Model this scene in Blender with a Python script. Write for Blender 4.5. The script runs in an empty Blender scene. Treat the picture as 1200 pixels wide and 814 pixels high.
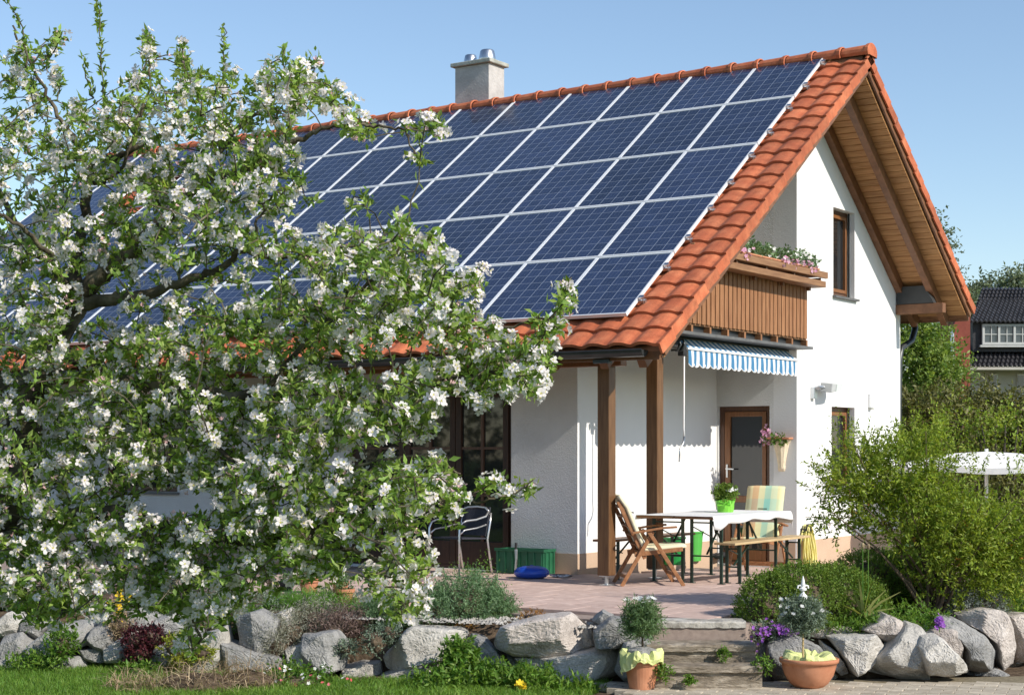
import bpy, math, random
import numpy as np
from mathutils import Vector, Matrix
from mathutils.geometry import tessellate_polygon

scene = bpy.context.scene
COL = scene.collection
R_ = math.radians

# ------------------------------------------------------------------ camera
CAM = np.array([9.234, -20.952, 1.492]); YAW = 0.591; FPX = 1940.0; HOR = 527.6
cam_d = bpy.data.cameras.new('camera'); cam = bpy.data.objects.new('camera', cam_d); COL.objects.link(cam)
cam.location = CAM; cam.rotation_euler = (R_(90), 0, YAW)
cam_d.sensor_width = 36.0; cam_d.lens = 36.0 * FPX / 1200.0
cam_d.shift_y = (HOR - 407.0) / 1200.0
cam_d.clip_start = 0.1; cam_d.clip_end = 3000
scene.camera = cam
# ------------------------------------------------------------------ sky and sun
SUN = Vector((1.0, -0.05, 0.70)).normalized()
SUN_EL = math.asin(SUN.z); SUN_AZ = math.atan2(SUN.x, SUN.y)
world = bpy.data.worlds.new('World'); scene.world = world; world.use_nodes = True
wn = world.node_tree.nodes; wl = world.node_tree.links
sky = wn.new('ShaderNodeTexSky'); sky.sky_type = 'NISHITA'; sky.sun_disc = False
sky.sun_elevation = SUN_EL; sky.sun_rotation = SUN_AZ
sky.air_density = 1.0; sky.dust_density = 0.25; sky.ozone_density = 1.8
bg = wn['Background']; bg.inputs[1].default_value = 0.122
wl.new(sky.outputs[0], bg.inputs[0])
sd = bpy.data.lights.new('sun', 'SUN'); so = bpy.data.objects.new('sun', sd); COL.objects.link(so)
sd.energy = 3.8; sd.angle = R_(0.53); sd.color = (1.0, 0.93, 0.82)
so.rotation_euler = SUN.to_track_quat('Z', 'Y').to_euler(); so.location = (30, -10, 30)
scene.view_settings.view_transform = 'Standard'; scene.view_settings.look = 'None'
scene.view_settings.exposure = 0.44; scene.view_settings.gamma = 1.0

# ------------------------------------------------------------------ survey helpers (sight lines from the camera position)
_s, _c = math.sin(YAW), math.cos(YAW)
FW = np.array([-_s, _c, 0.0]); RT = np.array([_c, _s, 0.0]); UP = np.array([0, 0, 1.0])
def ray(u, v): return FW + RT * (u - 600) / FPX + UP * (HOR - v) / FPX
def gp(u, v, z=0.0):                       # point on a level plane
    d = ray(u, v); return CAM + d * ((z - CAM[2]) / d[2])
def ap(u, v, dep): return CAM + ray(u, v) * dep
def vf(lat, dep, z): return CAM + RT * lat + FW * dep + UP * (z - CAM[2])
def to_view(P):
    d = np.asarray(P) - CAM; return d @ RT, d @ FW, P[2]

# ------------------------------------------------------------------ mesh helpers
class MB:
    def __init__(self): self.v = []; self.f = []; self.m = []
    def add(self, vs, fs, mi=0):
        o = len(self.v); self.v += [tuple(map(float, p)) for p in vs]
        self.f += [tuple(i + o for i in f) for f in fs]; self.m += [mi] * len(fs)
    def box(self, a, b, mi=0):
        x0, y0, z0 = a; x1, y1, z1 = b
        self.add([(x0,y0,z0),(x1,y0,z0),(x1,y1,z0),(x0,y1,z0),(x0,y0,z1),(x1,y0,z1),(x1,y1,z1),(x0,y1,z1)],
                 [(0,3,2,1),(4,5,6,7),(0,1,5,4),(1,2,6,5),(2,3,7,6),(3,0,4,7)], mi); return self
    def bar(self, a, b, w, h, up=(0,0,1), mi=0):
        a = Vector(a); b = Vector(b); d = (b - a).normalized(); u = Vector(up)
        if abs(d.dot(u)) > .98: u = Vector((1, 0, 0))
        s = d.cross(u).normalized(); u = s.cross(d).normalized()
        vs = []
        for p in (a, b):
            for i, j in ((-1,-1),(1,-1),(1,1),(-1,1)): vs.append(p + s * (i*w/2) + u * (j*h/2))
        self.add(vs, [(3,2,1,0),(4,5,6,7),(0,1,5,4),(1,2,6,5),(2,3,7,6),(3,0,4,7)], mi); return self
    def tube(self, pts, r, n=8, mi=0, cap=True):
        pts = [Vector(p) for p in pts]; rs = r if hasattr(r, '__len__') else [r] * len(pts)
        vs = []; fs = []; prev = None
        for i, p in enumerate(pts):
            d = (pts[min(i+1, len(pts)-1)] - pts[max(i-1, 0)])
            d = d.normalized() if d.length > 1e-9 else Vector((0,0,1))
            if prev is None: prev = d.orthogonal().normalized()
            prev = (prev - d * prev.dot(d))
            prev = prev.normalized() if prev.length > 1e-6 else d.orthogonal().normalized()
            q = d.cross(prev)
            for k in range(n):
                a = 2 * math.pi * k / n; vs.append(p + (prev * math.cos(a) + q * math.sin(a)) * rs[i])
        for i in range(len(pts) - 1):
            for k in range(n):
                a = i*n + k; b = i*n + (k+1) % n; fs.append((a, b, b+n, a+n))
        if cap: fs.append(tuple(range(n-1, -1, -1))); fs.append(tuple((len(pts)-1)*n + k for k in range(n)))
        self.add(vs, fs, mi); return self
    def lathe(self, c, prof, n=24, mi=0):
        vs = []; fs = []
        for r, z in prof:
            for k in range(n):
                a = 2*math.pi*k/n; vs.append((c[0] + r*math.cos(a), c[1] + r*math.sin(a), c[2] + z))
        for i in range(len(prof) - 1):
            for k in range(n):
                a = i*n + k; b = i*n + (k+1) % n; fs.append((a, b, b+n, a+n))
        fs.append(tuple(range(n-1, -1, -1))); fs.append(tuple((len(prof)-1)*n + k for k in range(n)))
        self.add(vs, fs, mi); return self
    def prism(self, poly, holes, mp, t, mi=0):
        # poly in 2-D, mapped by mp(a,b,depth); faces at depth 0 and t, with rims
        loops = [[Vector((p[0], p[1], 0)) for p in poly]] + [[Vector((p[0], p[1], 0)) for p in h] for h in holes]
        tris = tessellate_polygon(loops); flat = [p for l in loops for p in l]; n = len(flat)
        vs = [mp(p.x, p.y, 0) for p in flat] + [mp(p.x, p.y, t) for p in flat]
        fs = []
        for tr in tris:
            fs.append(tuple(tr)); fs.append(tuple(i + n for i in reversed(tr)))
        o = 0
        for l in loops:
            k = len(l)
            for i in range(k): a = o + i; b = o + (i+1) % k; fs.append((a, b, b+n, a+n))
            o += k
        self.add(vs, fs, mi); return self

def link(o, parent=None):
    COL.objects.link(o)
    if parent is not None: o.parent = parent
    return o
def world_off(parent):
    p = Vector((0,0,0))
    while parent is not None: p = p + parent.location; parent = parent.parent
    return p
def fix_normals(me):
    import bmesh
    b = bmesh.new(); b.from_mesh(me); bmesh.ops.recalc_face_normals(b, faces=b.faces); b.to_mesh(me); b.free()
def obj(name, mb, mats, parent=None, smooth=False, bevel=0, loc=None, recalc=True):
    me = bpy.data.meshes.new(name); off = Vector(loc) if loc is not None else world_off(parent)
    me.from_pydata([(v[0]-off.x, v[1]-off.y, v[2]-off.z) for v in mb.v], [], mb.f)
    if not isinstance(mats, (list, tuple)): mats = [mats]
    for m in mats: me.materials.append(m)
    if len(mats) > 1: me.polygons.foreach_set('material_index', mb.m)
    if recalc: fix_normals(me)
    if smooth: me.polygons.foreach_set('use_smooth', [True]*len(me.polygons))
    me.update(); o = bpy.data.objects.new(name, me); link(o, parent)
    if loc is not None: o.location = off - world_off(parent)
    if bevel:
        b = o.modifiers.new('bevel', 'BEVEL'); b.width = bevel; b.segments = 2; b.limit_method = 'ANGLE'
    return o
def npmesh(name, V, F, mat, parent=None, smooth=False, kind=None, base=None):
    V = np.asarray(V, np.float32); F = np.asarray(F, np.int32)
    off = np.array(world_off(parent)) if base is None else np.asarray(base)
    V = V - off.astype(np.float32)
    me = bpy.data.meshes.new(name); k = F.shape[1]
    me.vertices.add(len(V)); me.vertices.foreach_set('co', V.ravel())
    me.loops.add(F.size); me.loops.foreach_set('vertex_index', F.ravel())
    me.polygons.add(len(F)); me.polygons.foreach_set('loop_start', np.arange(0, F.size, k, dtype=np.int32))
    me.polygons.foreach_set('loop_total', np.full(len(F), k, np.int32))
    if smooth: me.polygons.foreach_set('use_smooth', np.ones(len(F), bool))
    me.update(calc_edges=True); me.validate()
    me.materials.append(mat); o = bpy.data.objects.new(name, me); link(o, parent)
    if base is not None and parent is None: o.location = base
    if kind: o['kind'] = kind
    return o
def inst(o, name, loc, rot, parent):
    c = bpy.data.objects.new(name, o.data); link(c, parent)
    c.location = Vector(loc) - world_off(parent); c.rotation_euler = rot; return c
def thing(name, label, cat, loc=(0,0,0), group=None):
    o = bpy.data.objects.new(name, None); o.empty_display_size = .2; link(o)
    o.location = Vector(loc); o['label'] = label; o['category'] = cat
    if group: o['group'] = group
    return o
def tag(o, label, cat, group=None):
    o['label'] = label; o['category'] = cat
    if group: o['group'] = group
    return o
def struct(o): o['kind'] = 'structure'; return o
def stuff(o): o['kind'] = 'stuff'; return o

# ------------------------------------------------------------------ materials
def mat(name, c1, c2=None, scale=6.0, rough=.7, bump=0.0, bscale=40.0, rnd=0.0, island=0.0, metal=0.0, stretch=None,
        trans=0.0, spec=.5, detail=6.0, c3=None, coat=0.0, contrast=(.35,.65), weather=0.0):
    m = bpy.data.materials.new(name); m.use_nodes = True
    N = m.node_tree.nodes; L = m.node_tree.links; b = N['Principled BSDF']
    b.inputs['Roughness'].default_value = rough; b.inputs['Metallic'].default_value = metal
    b.inputs['Specular IOR Level'].default_value = spec
    if coat: b.inputs['Coat Weight'].default_value = coat
    tc = N.new('ShaderNodeTexCoord'); mp = N.new('ShaderNodeMapping'); L.new(tc.outputs['Object'], mp.inputs[0])
    if stretch: mp.inputs['Scale'].default_value = stretch
    if rnd:
        oi = N.new('ShaderNodeObjectInfo'); cx = N.new('ShaderNodeVectorMath'); cx.operation = 'MULTIPLY'; cx.inputs[1].default_value = (17, 31, 23)
        L.new(oi.outputs['Random'], cx.inputs[0]); L.new(cx.outputs[0], mp.inputs['Location'])
    src = None
    if c2 is not None:
        nz = N.new('ShaderNodeTexNoise'); nz.inputs['Scale'].default_value = scale; nz.inputs['Detail'].default_value = detail
        nz.inputs['Roughness'].default_value = .6
        L.new(mp.outputs[0], nz.inputs[0])
        rp = N.new('ShaderNodeValToRGB'); L.new(nz.outputs[0], rp.inputs[0])
        rp.color_ramp.elements[0].position = contrast[0]; rp.color_ramp.elements[1].position = contrast[1]
        rp.color_ramp.elements[0].color = (*c1, 1); rp.color_ramp.elements[1].color = (*c2, 1)
        if c3: e = rp.color_ramp.elements.new(.5); e.color = (*c3, 1)
        src = rp.outputs[0]
    else:
        rgb = N.new('ShaderNodeRGB'); rgb.outputs[0].default_value = (*c1, 1); src = rgb.outputs[0]
    if rnd or island:
        hs = N.new('ShaderNodeHueSaturation'); L.new(src, hs.inputs['Color'])
        mr = N.new('ShaderNodeMapRange'); amt = island or rnd
        mr.inputs['To Min'].default_value = 1 - amt; mr.inputs['To Max'].default_value = 1 + amt
        if island: g = N.new('ShaderNodeNewGeometry'); L.new(g.outputs['Random Per Island'], mr.inputs[0])
        else: g = N.new('ShaderNodeObjectInfo'); L.new(g.outputs['Random'], mr.inputs[0])
        L.new(mr.outputs[0], hs.inputs['Value'])
        if island:
            m2 = N.new('ShaderNodeMath'); m2.operation = 'MULTIPLY'; m2.inputs[1].default_value = 37.7
            m3 = N.new('ShaderNodeMath'); m3.operation = 'FRACT'; L.new(g.outputs['Random Per Island'], m2.inputs[0]); L.new(m2.outputs[0], m3.inputs[0])
            r2 = N.new('ShaderNodeMapRange'); r2.inputs['To Min'].default_value = .478; r2.inputs['To Max'].default_value = .515
            L.new(m3.outputs[0], r2.inputs[0]); L.new(r2.outputs[0], hs.inputs['Hue'])
        src = hs.outputs[0]
    if weather:
        wz = N.new('ShaderNodeTexNoise'); wz.inputs['Scale'].default_value = 9; wz.inputs['Detail'].default_value = 8; wz.inputs['Roughness'].default_value = .7; L.new(mp.outputs[0], wz.inputs[0])
        wr = N.new('ShaderNodeValToRGB'); L.new(wz.outputs[0], wr.inputs[0]); e = wr.color_ramp.elements; e[0].position = .30; e[0].color = (.34,.33,.30,1); e[1].position = .52; e[1].color = (1,1,1,1)
        wm = N.new('ShaderNodeMixRGB'); wm.blend_type = 'MULTIPLY'; wm.inputs[0].default_value = weather; L.new(src, wm.inputs[1]); L.new(wr.outputs[0], wm.inputs[2]); src = wm.outputs[0]
    L.new(src, b.inputs['Base Color'])
    if bump:
        n2 = N.new('ShaderNodeTexNoise'); n2.inputs['Scale'].default_value = bscale; n2.inputs['Detail'].default_value = 5
        L.new(mp.outputs[0], n2.inputs[0]); bp = N.new('ShaderNodeBump'); bp.inputs['Strength'].default_value = 1.0
        bp.inputs['Distance'].default_value = bump; L.new(n2.outputs[0], bp.inputs['Height']); L.new(bp.outputs[0], b.inputs['Normal'])
    if trans:
        t = N.new('ShaderNodeBsdfTranslucent'); mx = N.new('ShaderNodeMixShader'); mx.inputs[0].default_value = trans
        g2 = N.new('ShaderNodeMixRGB'); g2.blend_type = 'MULTIPLY'; g2.inputs[0].default_value = 1
        g2.inputs[2].default_value = (1.5, 1.5, .75, 1) if c1[1] > c1[2]*1.3 and c1[0] < .5 else (1,1,1,1)
        L.new(src, g2.inputs[1]); L.new(g2.outputs[0], t.inputs[0])
        L.new(b.outputs[0], mx.inputs[1]); L.new(t.outputs[0], mx.inputs[2]); L.new(mx.outputs[0], N['Material Output'].inputs[0])
    return m

M = {}
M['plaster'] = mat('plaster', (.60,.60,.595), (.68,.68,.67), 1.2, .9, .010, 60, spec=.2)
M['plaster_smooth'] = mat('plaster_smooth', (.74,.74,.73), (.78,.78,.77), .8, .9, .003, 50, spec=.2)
M['plinth'] = mat('plinth', (.50,.36,.255), (.55,.40,.29), 2, .9, .003, 60, spec=.2)
M['tile'] = mat('tile', (.43,.105,.040), (.56,.175,.075), 5, .75, .003, 60, rnd=.20, c3=(.48,.13,.052), weather=.45)
M['tile_mass'] = mat('tile_mass', (.43,.105,.040), (.56,.175,.075), 5, .75, .003, 60, island=.12, c3=(.48,.13,.052), weather=.45)
M['wood_soffit'] = mat('wood_soffit', (.32,.15,.055), (.50,.265,.11), 5, .6, .001, 30, rnd=.12, stretch=(.6,8,8), spec=.3)
M['wood_beam'] = mat('wood_beam', (.15,.065,.03), (.23,.105,.05), 4, .5, .001, 30, stretch=(2,2,2), spec=.4)
M['wood_post'] = mat('wood_post', (.11,.052,.022), (.18,.092,.04), 4, .45, .001, 30, stretch=(9,9,.7), spec=.4, rnd=.05)
M['wood_slat'] = mat('wood_slat', (.24,.105,.045), (.36,.175,.082), 4, .6, .001, 30, stretch=(9,9,.8), rnd=.10, spec=.3)
M['wood_rail'] = mat('wood_rail', (.22,.11,.055), (.32,.175,.09), 4, .6, .001, 30, stretch=(9,.8,9), spec=.3)
M['wood_frame'] = mat('wood_frame', (.17,.066,.022), (.25,.105,.038), 4, .4, .0, 30, stretch=(9,9,1), spec=.5)
M['wood_frame_dark'] = mat('wood_frame_dark', (.075,.032,.016), (.12,.052,.025), 4, .4, .0, 30, stretch=(9,9,1), spec=.5)
M['wood_black'] = mat('wood_black', (.035,.015,.008), (.06,.026,.013), 4, .45, .0, 30, stretch=(9,9,1), spec=.4)
M['teak'] = mat('teak', (.24,.10,.04), (.37,.175,.078), 5, .5, .0, 30, stretch=(5,5,5), spec=.4, rnd=.08)
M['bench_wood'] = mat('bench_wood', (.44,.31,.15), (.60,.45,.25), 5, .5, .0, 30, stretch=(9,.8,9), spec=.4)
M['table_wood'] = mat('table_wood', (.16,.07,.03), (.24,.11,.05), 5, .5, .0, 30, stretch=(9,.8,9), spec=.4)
M['steel_green'] = mat('steel_green', (.012,.035,.025), (.02,.05,.035), 8, .4, spec=.5)
M['zinc'] = mat('zinc', (.50,.53,.56), (.62,.64,.66), 6, .35, metal=1.0)
M['alu'] = mat('alu', (.80,.82,.84), (.86,.87,.88), 8, .4, metal=.2)
M['alu_chair'] = mat('alu_chair', (.75,.75,.77), (.8,.8,.8), 8, .3, metal=.85)
M['gutter'] = mat('gutter', (.035,.040,.042), (.06,.065,.068), 5, .35, metal=.4)
M['dark_metal_and_gap'] = mat('dark_metal_and_gap', (.03,.033,.036), (.045,.048,.05), 5, .5)
M['ledge'] = mat('ledge', (.10,.10,.10), (.15,.15,.15), 5, .6)
M['chim'] = mat('chim', (.40,.385,.37), (.56,.54,.52), 3, .9, .006, 30, spec=.2)
M['chim_cap'] = mat('chim_cap', (.30,.31,.27), (.45,.45,.40), 8, .9, .004, 40, spec=.2)
M['white_shaded'] = mat('white_shaded', (.44,.46,.44), (.50,.51,.50), 5, .6)  # white frames darkened, shade on the dormer put into the colour
M['grey_paint'] = mat('grey_paint', (.40,.41,.41), (.46,.47,.46), 5, .45)
M['white_paint'] = mat('white_paint', (.80,.80,.80), (.84,.84,.83), 4, .5)
M['white_cloth'] = mat('white_cloth', (.82,.82,.82), (.86,.86,.86), 3, .9, .002, 12, trans=.12)
M['slab'] = mat('slab', (.47,.335,.285), (.59,.445,.385), 9, .85, .002, 120, rnd=.07, spec=.25)
M['grout'] = mat('grout', (.27,.21,.18), (.34,.27,.23), 20, .95, .002, 120, spec=.15)
M['step'] = mat('step', (.24,.22,.19), (.54,.51,.46), 7, .9, .008, 40, spec=.2, c3=(.42,.395,.35), detail=10)
M['step_brown'] = mat('step_brown', (.16,.13,.095), (.40,.345,.275), 5, .9, .012, 22, spec=.2, c3=(.235,.195,.15), stretch=(1,1,4))
M['paver'] = mat('paver', (.36,.31,.24), (.50,.44,.35), 9, .9, .003, 80, rnd=.12, spec=.2)
M['sand'] = mat('sand', (.16,.135,.09), (.26,.22,.15), 30, .95, .003, 90, spec=.1)
M['soil'] = mat('soil', (.065,.045,.03), (.15,.11,.075), 14, .95, .02, 24, spec=.1)
M['grassland'] = mat('grassland', (.05,.09,.02), (.08,.13,.03), 3, .95, .01, 30, spec=.1)
M['lawn'] = mat('lawn', (.07,.13,.022), (.11,.18,.035), 8, .95, .01, 60, spec=.1)
M['terracotta'] = mat('terracotta', (.44,.175,.09), (.58,.27,.155), 6, .75, .001, 60, spec=.3)
M['cloth_yellow'] = mat('cloth_yellow', (.74,.80,.30), (.84,.86,.46), 9, .85, .002, 20, trans=.25)
M['wrap_green'] = mat('wrap_green', (.17,.58,.03), (.28,.72,.08), 9, .4, .004, 30, trans=.2)
M['bucket_green'] = mat('bucket_green', (.008,.20,.04), (.012,.25,.05), 4, .35)
M['bucket_lime'] = mat('bucket_lime', (.07,.38,.06), (.09,.43,.08), 4, .35)
M['crate_green'] = mat('crate_green', (.012,.10,.045), (.02,.14,.065), 5, .5)
M['blue_plastic'] = mat('blue_plastic', (.012,.06,.40), (.018,.08,.48), 4, .28)
M['hose'] = mat('hose', (.66,.58,.14), (.76,.70,.28), 10, .5)
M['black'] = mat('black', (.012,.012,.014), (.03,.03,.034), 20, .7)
M['weave'] = mat('weave', (.010,.012,.022), (.035,.038,.055), 70, .7, .003, 90)
M['cord'] = mat('cord', (.6,.6,.6), (.65,.65,.65), 10, .6)
M['rope'] = mat('rope', (.72,.60,.42), (.82,.70,.52), 12, .85, .004, 60)
def glassy(name, c, rough=.03):
    m = mat(name, c, None, rough=rough, spec=.8); return m
M['glass'] = glassy('window_glass', (.016,.019,.022))
M['glass_far'] = glassy('far_window_glass', (.05,.06,.07), .1)
M['lens'] = mat('lens', (.55,.6,.58), None, rough=.15)
M['neigh_tile'] = mat('neigh_tile', (.020,.020,.024), (.038,.037,.042), 2, .55, .01, 14, spec=.4)
M['neigh_wall'] = mat('neigh_wall', (.42,.41,.36), (.5,.49,.44), 2, .9)
M['red_wall'] = mat('red_wall', (.20,.045,.03), (.26,.065,.04), 4, .9, .004, 20)
M['bark'] = mat('bark', (.050,.040,.028), (.19,.165,.115), 7, .9, .012, 30, spec=.15, stretch=(1,1,1), c3=(.10,.085,.058))
M['twig'] = mat('twig', (.07,.045,.03), (.13,.095,.06), 10, .85)
M['bark_far'] = mat('bark_far', (.05,.04,.03), (.09,.075,.06), 4, .9)
def leafmat(n, c1, c2, tr=.35, isl=.38, sc=1.3): return mat(n, c1, c2, sc, .50, island=isl, trans=tr, spec=.35)
M['apple_leaf'] = leafmat('apple_leaf', (.195,.305,.06), (.285,.40,.105), .45, .42)
M['petal'] = mat('petal', (.86,.79,.79), (.89,.86,.85), 8, .8, trans=.38, island=.05)
M['petal_pink'] = mat('petal_pink', (.74,.44,.47), (.80,.58,.58), 8, .7, trans=.28)
M['stamen'] = mat('stamen', (.55,.50,.10), None, rough=.8)
M['box_leaf'] = leafmat('box_leaf', (.12,.205,.03), (.20,.295,.055), .36)
M['bush_leaf'] = leafmat('bush_leaf', (.18,.255,.03), (.31,.39,.065), .42, .45)
M['bush_leaf_orange'] = leafmat('bush_leaf_orange', (.30,.14,.03), (.40,.24,.05), .35)
M['hedge_leaf'] = leafmat('hedge_leaf', (.115,.13,.042), (.215,.205,.07), .3, .5)
M['tree_leaf'] = leafmat('tree_leaf', (.17,.26,.055), (.25,.34,.09), .4)
M['hazy_far_leaf'] = leafmat('hazy_far_leaf', (.17,.21,.135), (.22,.26,.17), .3)  # leaf green paled, distance haze put into the colour
M['rosemary'] = leafmat('rosemary', (.12,.215,.10), (.19,.30,.16), .3)
M['bright_cushion'] = leafmat('bright_cushion', (.09,.22,.03), (.14,.29,.045), .35)
M['lavender'] = leafmat('lavender', (.20,.21,.16), (.29,.29,.23), .2, .3)
M['heather'] = leafmat('heather', (.15,.10,.085), (.25,.18,.15), .2, .35)
M['silver'] = leafmat('silver', (.26,.30,.26), (.38,.41,.37), .2, .25)
M['greygreen'] = leafmat('greygreen', (.13,.18,.13), (.21,.27,.20), .2, .25)
M['darkred'] = leafmat('darkred', (.06,.012,.016), (.10,.025,.03), .2, .4)
M['euphorbia'] = leafmat('euphorbia', (.26,.30,.03), (.36,.38,.06), .35, .25)
M['dry'] = leafmat('dry', (.28,.205,.12), (.46,.36,.235), .2, .45)
M['perennial'] = leafmat('perennial', (.09,.19,.025), (.16,.28,.045), .38, .35)
M['blade'] = leafmat('blade', (.12,.235,.03), (.19,.32,.055), .4, .35)
M['daisy_leaf'] = leafmat('daisy_leaf', (.10,.18,.07), (.17,.26,.12), .3, .3)
M['blade_pale'] = leafmat('blade_pale', (.25,.27,.08), (.36,.36,.14), .3, .25)
M['petal_white'] = mat('petal_white', (.84,.84,.82), None, rough=.7, trans=.2)
M['petal_yellow'] = mat('petal_yellow', (.85,.60,.02), None, rough=.7, trans=.2)
M['petal_purple'] = mat('petal_purple', (.25,.06,.42), (.38,.12,.55), 9, .7, trans=.2, island=.2)
M['petal_rose'] = mat('petal_rose', (.60,.25,.42), (.75,.5,.62), 9, .7, trans=.2, island=.2)
M['petal_red'] = mat('petal_red', (.6,.06,.08), (.7,.2,.2), 9, .7, trans=.2, island=.2)

def granite(name, c1, c2, c3):
    m = mat(name, c1, c2, 5.0, .9, .016, 38, rnd=.14, spec=.2, c3=c3, detail=11, contrast=(.30,.70), weather=.35)
    N = m.node_tree.nodes; L = m.node_tree.links; b = N['Principled BSDF']
    src = b.inputs['Base Color'].links[0].from_socket
    n = N.new('ShaderNodeTexNoise'); n.inputs['Scale'].default_value = 110; n.inputs['Detail'].default_value = 3
    tc = N.new('ShaderNodeTexCoord'); L.new(tc.outputs['Object'], n.inputs[0])
    r = N.new('ShaderNodeMapRange'); r.inputs['From Min'].default_value = .35; r.inputs['From Max'].default_value = .65
    r.inputs['To Min'].default_value = .78; r.inputs['To Max'].default_value = 1.15; L.new(n.outputs[0], r.inputs[0])
    mx = N.new('ShaderNodeMixRGB'); mx.blend_type = 'MULTIPLY'; mx.inputs[0].default_value = 1
    L.new(src, mx.inputs[1]); L.new(r.outputs[0], mx.inputs[2]); L.new(mx.outputs[0], b.inputs['Base Color'])
    return m
M['rock'] = granite('rock', (.31,.295,.265), (.58,.55,.505), (.47,.445,.405))
M['rock_pink'] = granite('rock_pink', (.34,.30,.27), (.60,.545,.50), (.50,.445,.405))
M['rock_grey'] = granite('rock_grey', (.20,.20,.195), (.40,.39,.375), (.30,.295,.285))

# photovoltaic cells under glass: a flat print in the panel's own coordinates (x across, y up the slope)
def pv_mat():
    m = bpy.data.materials.new('solar_cells'); m.use_nodes = True
    N = m.node_tree.nodes; L = m.node_tree.links; b = N['Principled BSDF']
    tc = N.new('ShaderNodeTexCoord'); sp = N.new('ShaderNodeSeparateXYZ'); L.new(tc.outputs['Object'], sp.inputs[0])
    def mth(op, a, bb=None):
        n = N.new('ShaderNodeMath'); n.operation = op
        for i, x in enumerate((a, bb)):
            if x is None: continue
            if isinstance(x, (int, float)): n.inputs[i].default_value = x
            else: L.new(x, n.inputs[i])
        return n.outputs[0]
    def line(sock, pitch, half, shift=0.0):
        f = mth('FRACT', mth('DIVIDE', mth('ADD', sock, shift), pitch))
        d = mth('ABSOLUTE', mth('SUBTRACT', f, .5))
        return mth('GREATER_THAN', d, .5 - half / pitch)
    px, py = 0.950/6, 1.278/8
    gx = line(sp.outputs[0], px, .0036); gy = line(sp.outputs[1], py, .0026)
    grid = mth('MAXIMUM', gx, gy)
    bus = mth('MAXIMUM', line(sp.outputs[0], px, .0011, px*.33), line(sp.outputs[0], px, .0011, px*.67))
    fx = mth('FLOOR', mth('DIVIDE', sp.outputs[0], px)); fy = mth('FLOOR', mth('DIVIDE', sp.outputs[1], py))
    cb = N.new('ShaderNodeCombineXYZ'); L.new(fx, cb.inputs[0]); L.new(fy, cb.inputs[1])
    oi = N.new('ShaderNodeObjectInfo'); L.new(mth('MULTIPLY', oi.outputs['Random'], 50.0), cb.inputs[2])
    wnz = N.new('ShaderNodeTexWhiteNoise'); L.new(cb.outputs[0], wnz.inputs[0])
    vo = N.new('ShaderNodeTexVoronoi'); vo.inputs['Scale'].default_value = 55; L.new(tc.outputs['Object'], vo.inputs['Vector'])
    hs = N.new('ShaderNodeHueSaturation'); hs.inputs['Color'].default_value = (.018,.028,.064,1)
    v = mth('ADD', mth('ADD', mth('ADD', .55, mth('MULTIPLY', oi.outputs['Random'], .42)), mth('MULTIPLY', wnz.outputs[0], .40)), mth('MULTIPLY', vo.outputs['Color'], .42))
    L.new(v, hs.inputs['Value'])
    m1 = N.new('ShaderNodeMixRGB'); L.new(mth('MULTIPLY', bus, .35), m1.inputs[0]); L.new(hs.outputs[0], m1.inputs[1]); m1.inputs[2].default_value = (.32,.36,.42,1)
    m2 = N.new('ShaderNodeMixRGB'); L.new(mth('MULTIPLY', grid, .62), m2.inputs[0]); L.new(m1.outputs[0], m2.inputs[1]); m2.inputs[2].default_value = (.42,.47,.55,1)
    L.new(m2.outputs[0], b.inputs['Base Color'])
    dn = N.new('ShaderNodeTexNoise'); dn.inputs['Scale'].default_value = 2.2; dn.inputs['Detail'].default_value = 6
    va = N.new('ShaderNodeVectorMath'); va.operation = 'ADD'; L.new(tc.outputs['Object'], va.inputs[0]); L.new(cb.outputs[0], va.inputs[1]); L.new(tc.outputs['Object'], dn.inputs[0])
    dr_ = N.new('ShaderNodeMapRange'); dr_.inputs['From Min'].default_value = .35; dr_.inputs['From Max'].default_value = .7; dr_.inputs['To Min'].default_value = .10; dr_.inputs['To Max'].default_value = .30
    L.new(dn.outputs[0], dr_.inputs[0]); L.new(dr_.outputs[0], b.inputs['Roughness']); b.inputs['Specular IOR Level'].default_value = .7
    return m
M['pv'] = pv_mat()

def stripes(name, ca, cb_, pitch, axis=1, off=0.0):
    m = bpy.data.materials.new(name); m.use_nodes = True
    N = m.node_tree.nodes; L = m.node_tree.links; b = N['Principled BSDF']; b.inputs['Roughness'].default_value = .85
    tc = N.new('ShaderNodeTexCoord'); sp = N.new('ShaderNodeSeparateXYZ'); L.new(tc.outputs['Object'], sp.inputs[0])
    def mth(op, a, bb):
        n = N.new('ShaderNodeMath'); n.operation = op; L.new(a, n.inputs[0]); n.inputs[1].default_value = bb; return n.outputs[0]
    f = mth('FRACT', None or mth('DIVIDE', mth('ADD', sp.outputs[axis], off + 20*pitch), pitch), 0)
    g = mth('GREATER_THAN', f, .5)
    mx = N.new('ShaderNodeMixRGB'); L.new(g, mx.inputs[0]); mx.inputs[1].default_value = (*ca, 1); mx.inputs[2].default_value = (*cb_, 1)
    L.new(mx.outputs[0], b.inputs['Base Color'])
    t = N.new('ShaderNodeBsdfTranslucent'); ms = N.new('ShaderNodeMixShader'); ms.inputs[0].default_value = .2
    L.new(mx.outputs[0], t.inputs[0]); L.new(b.outputs[0], ms.inputs[1]); L.new(t.outputs[0], ms.inputs[2]); L.new(ms.outputs[0], N['Material Output'].inputs[0])
    return m
AWP = .1409
M['awning'] = stripes('awning_fabric', (.065,.235,.44), (.78,.80,.82), AWP)
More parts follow.
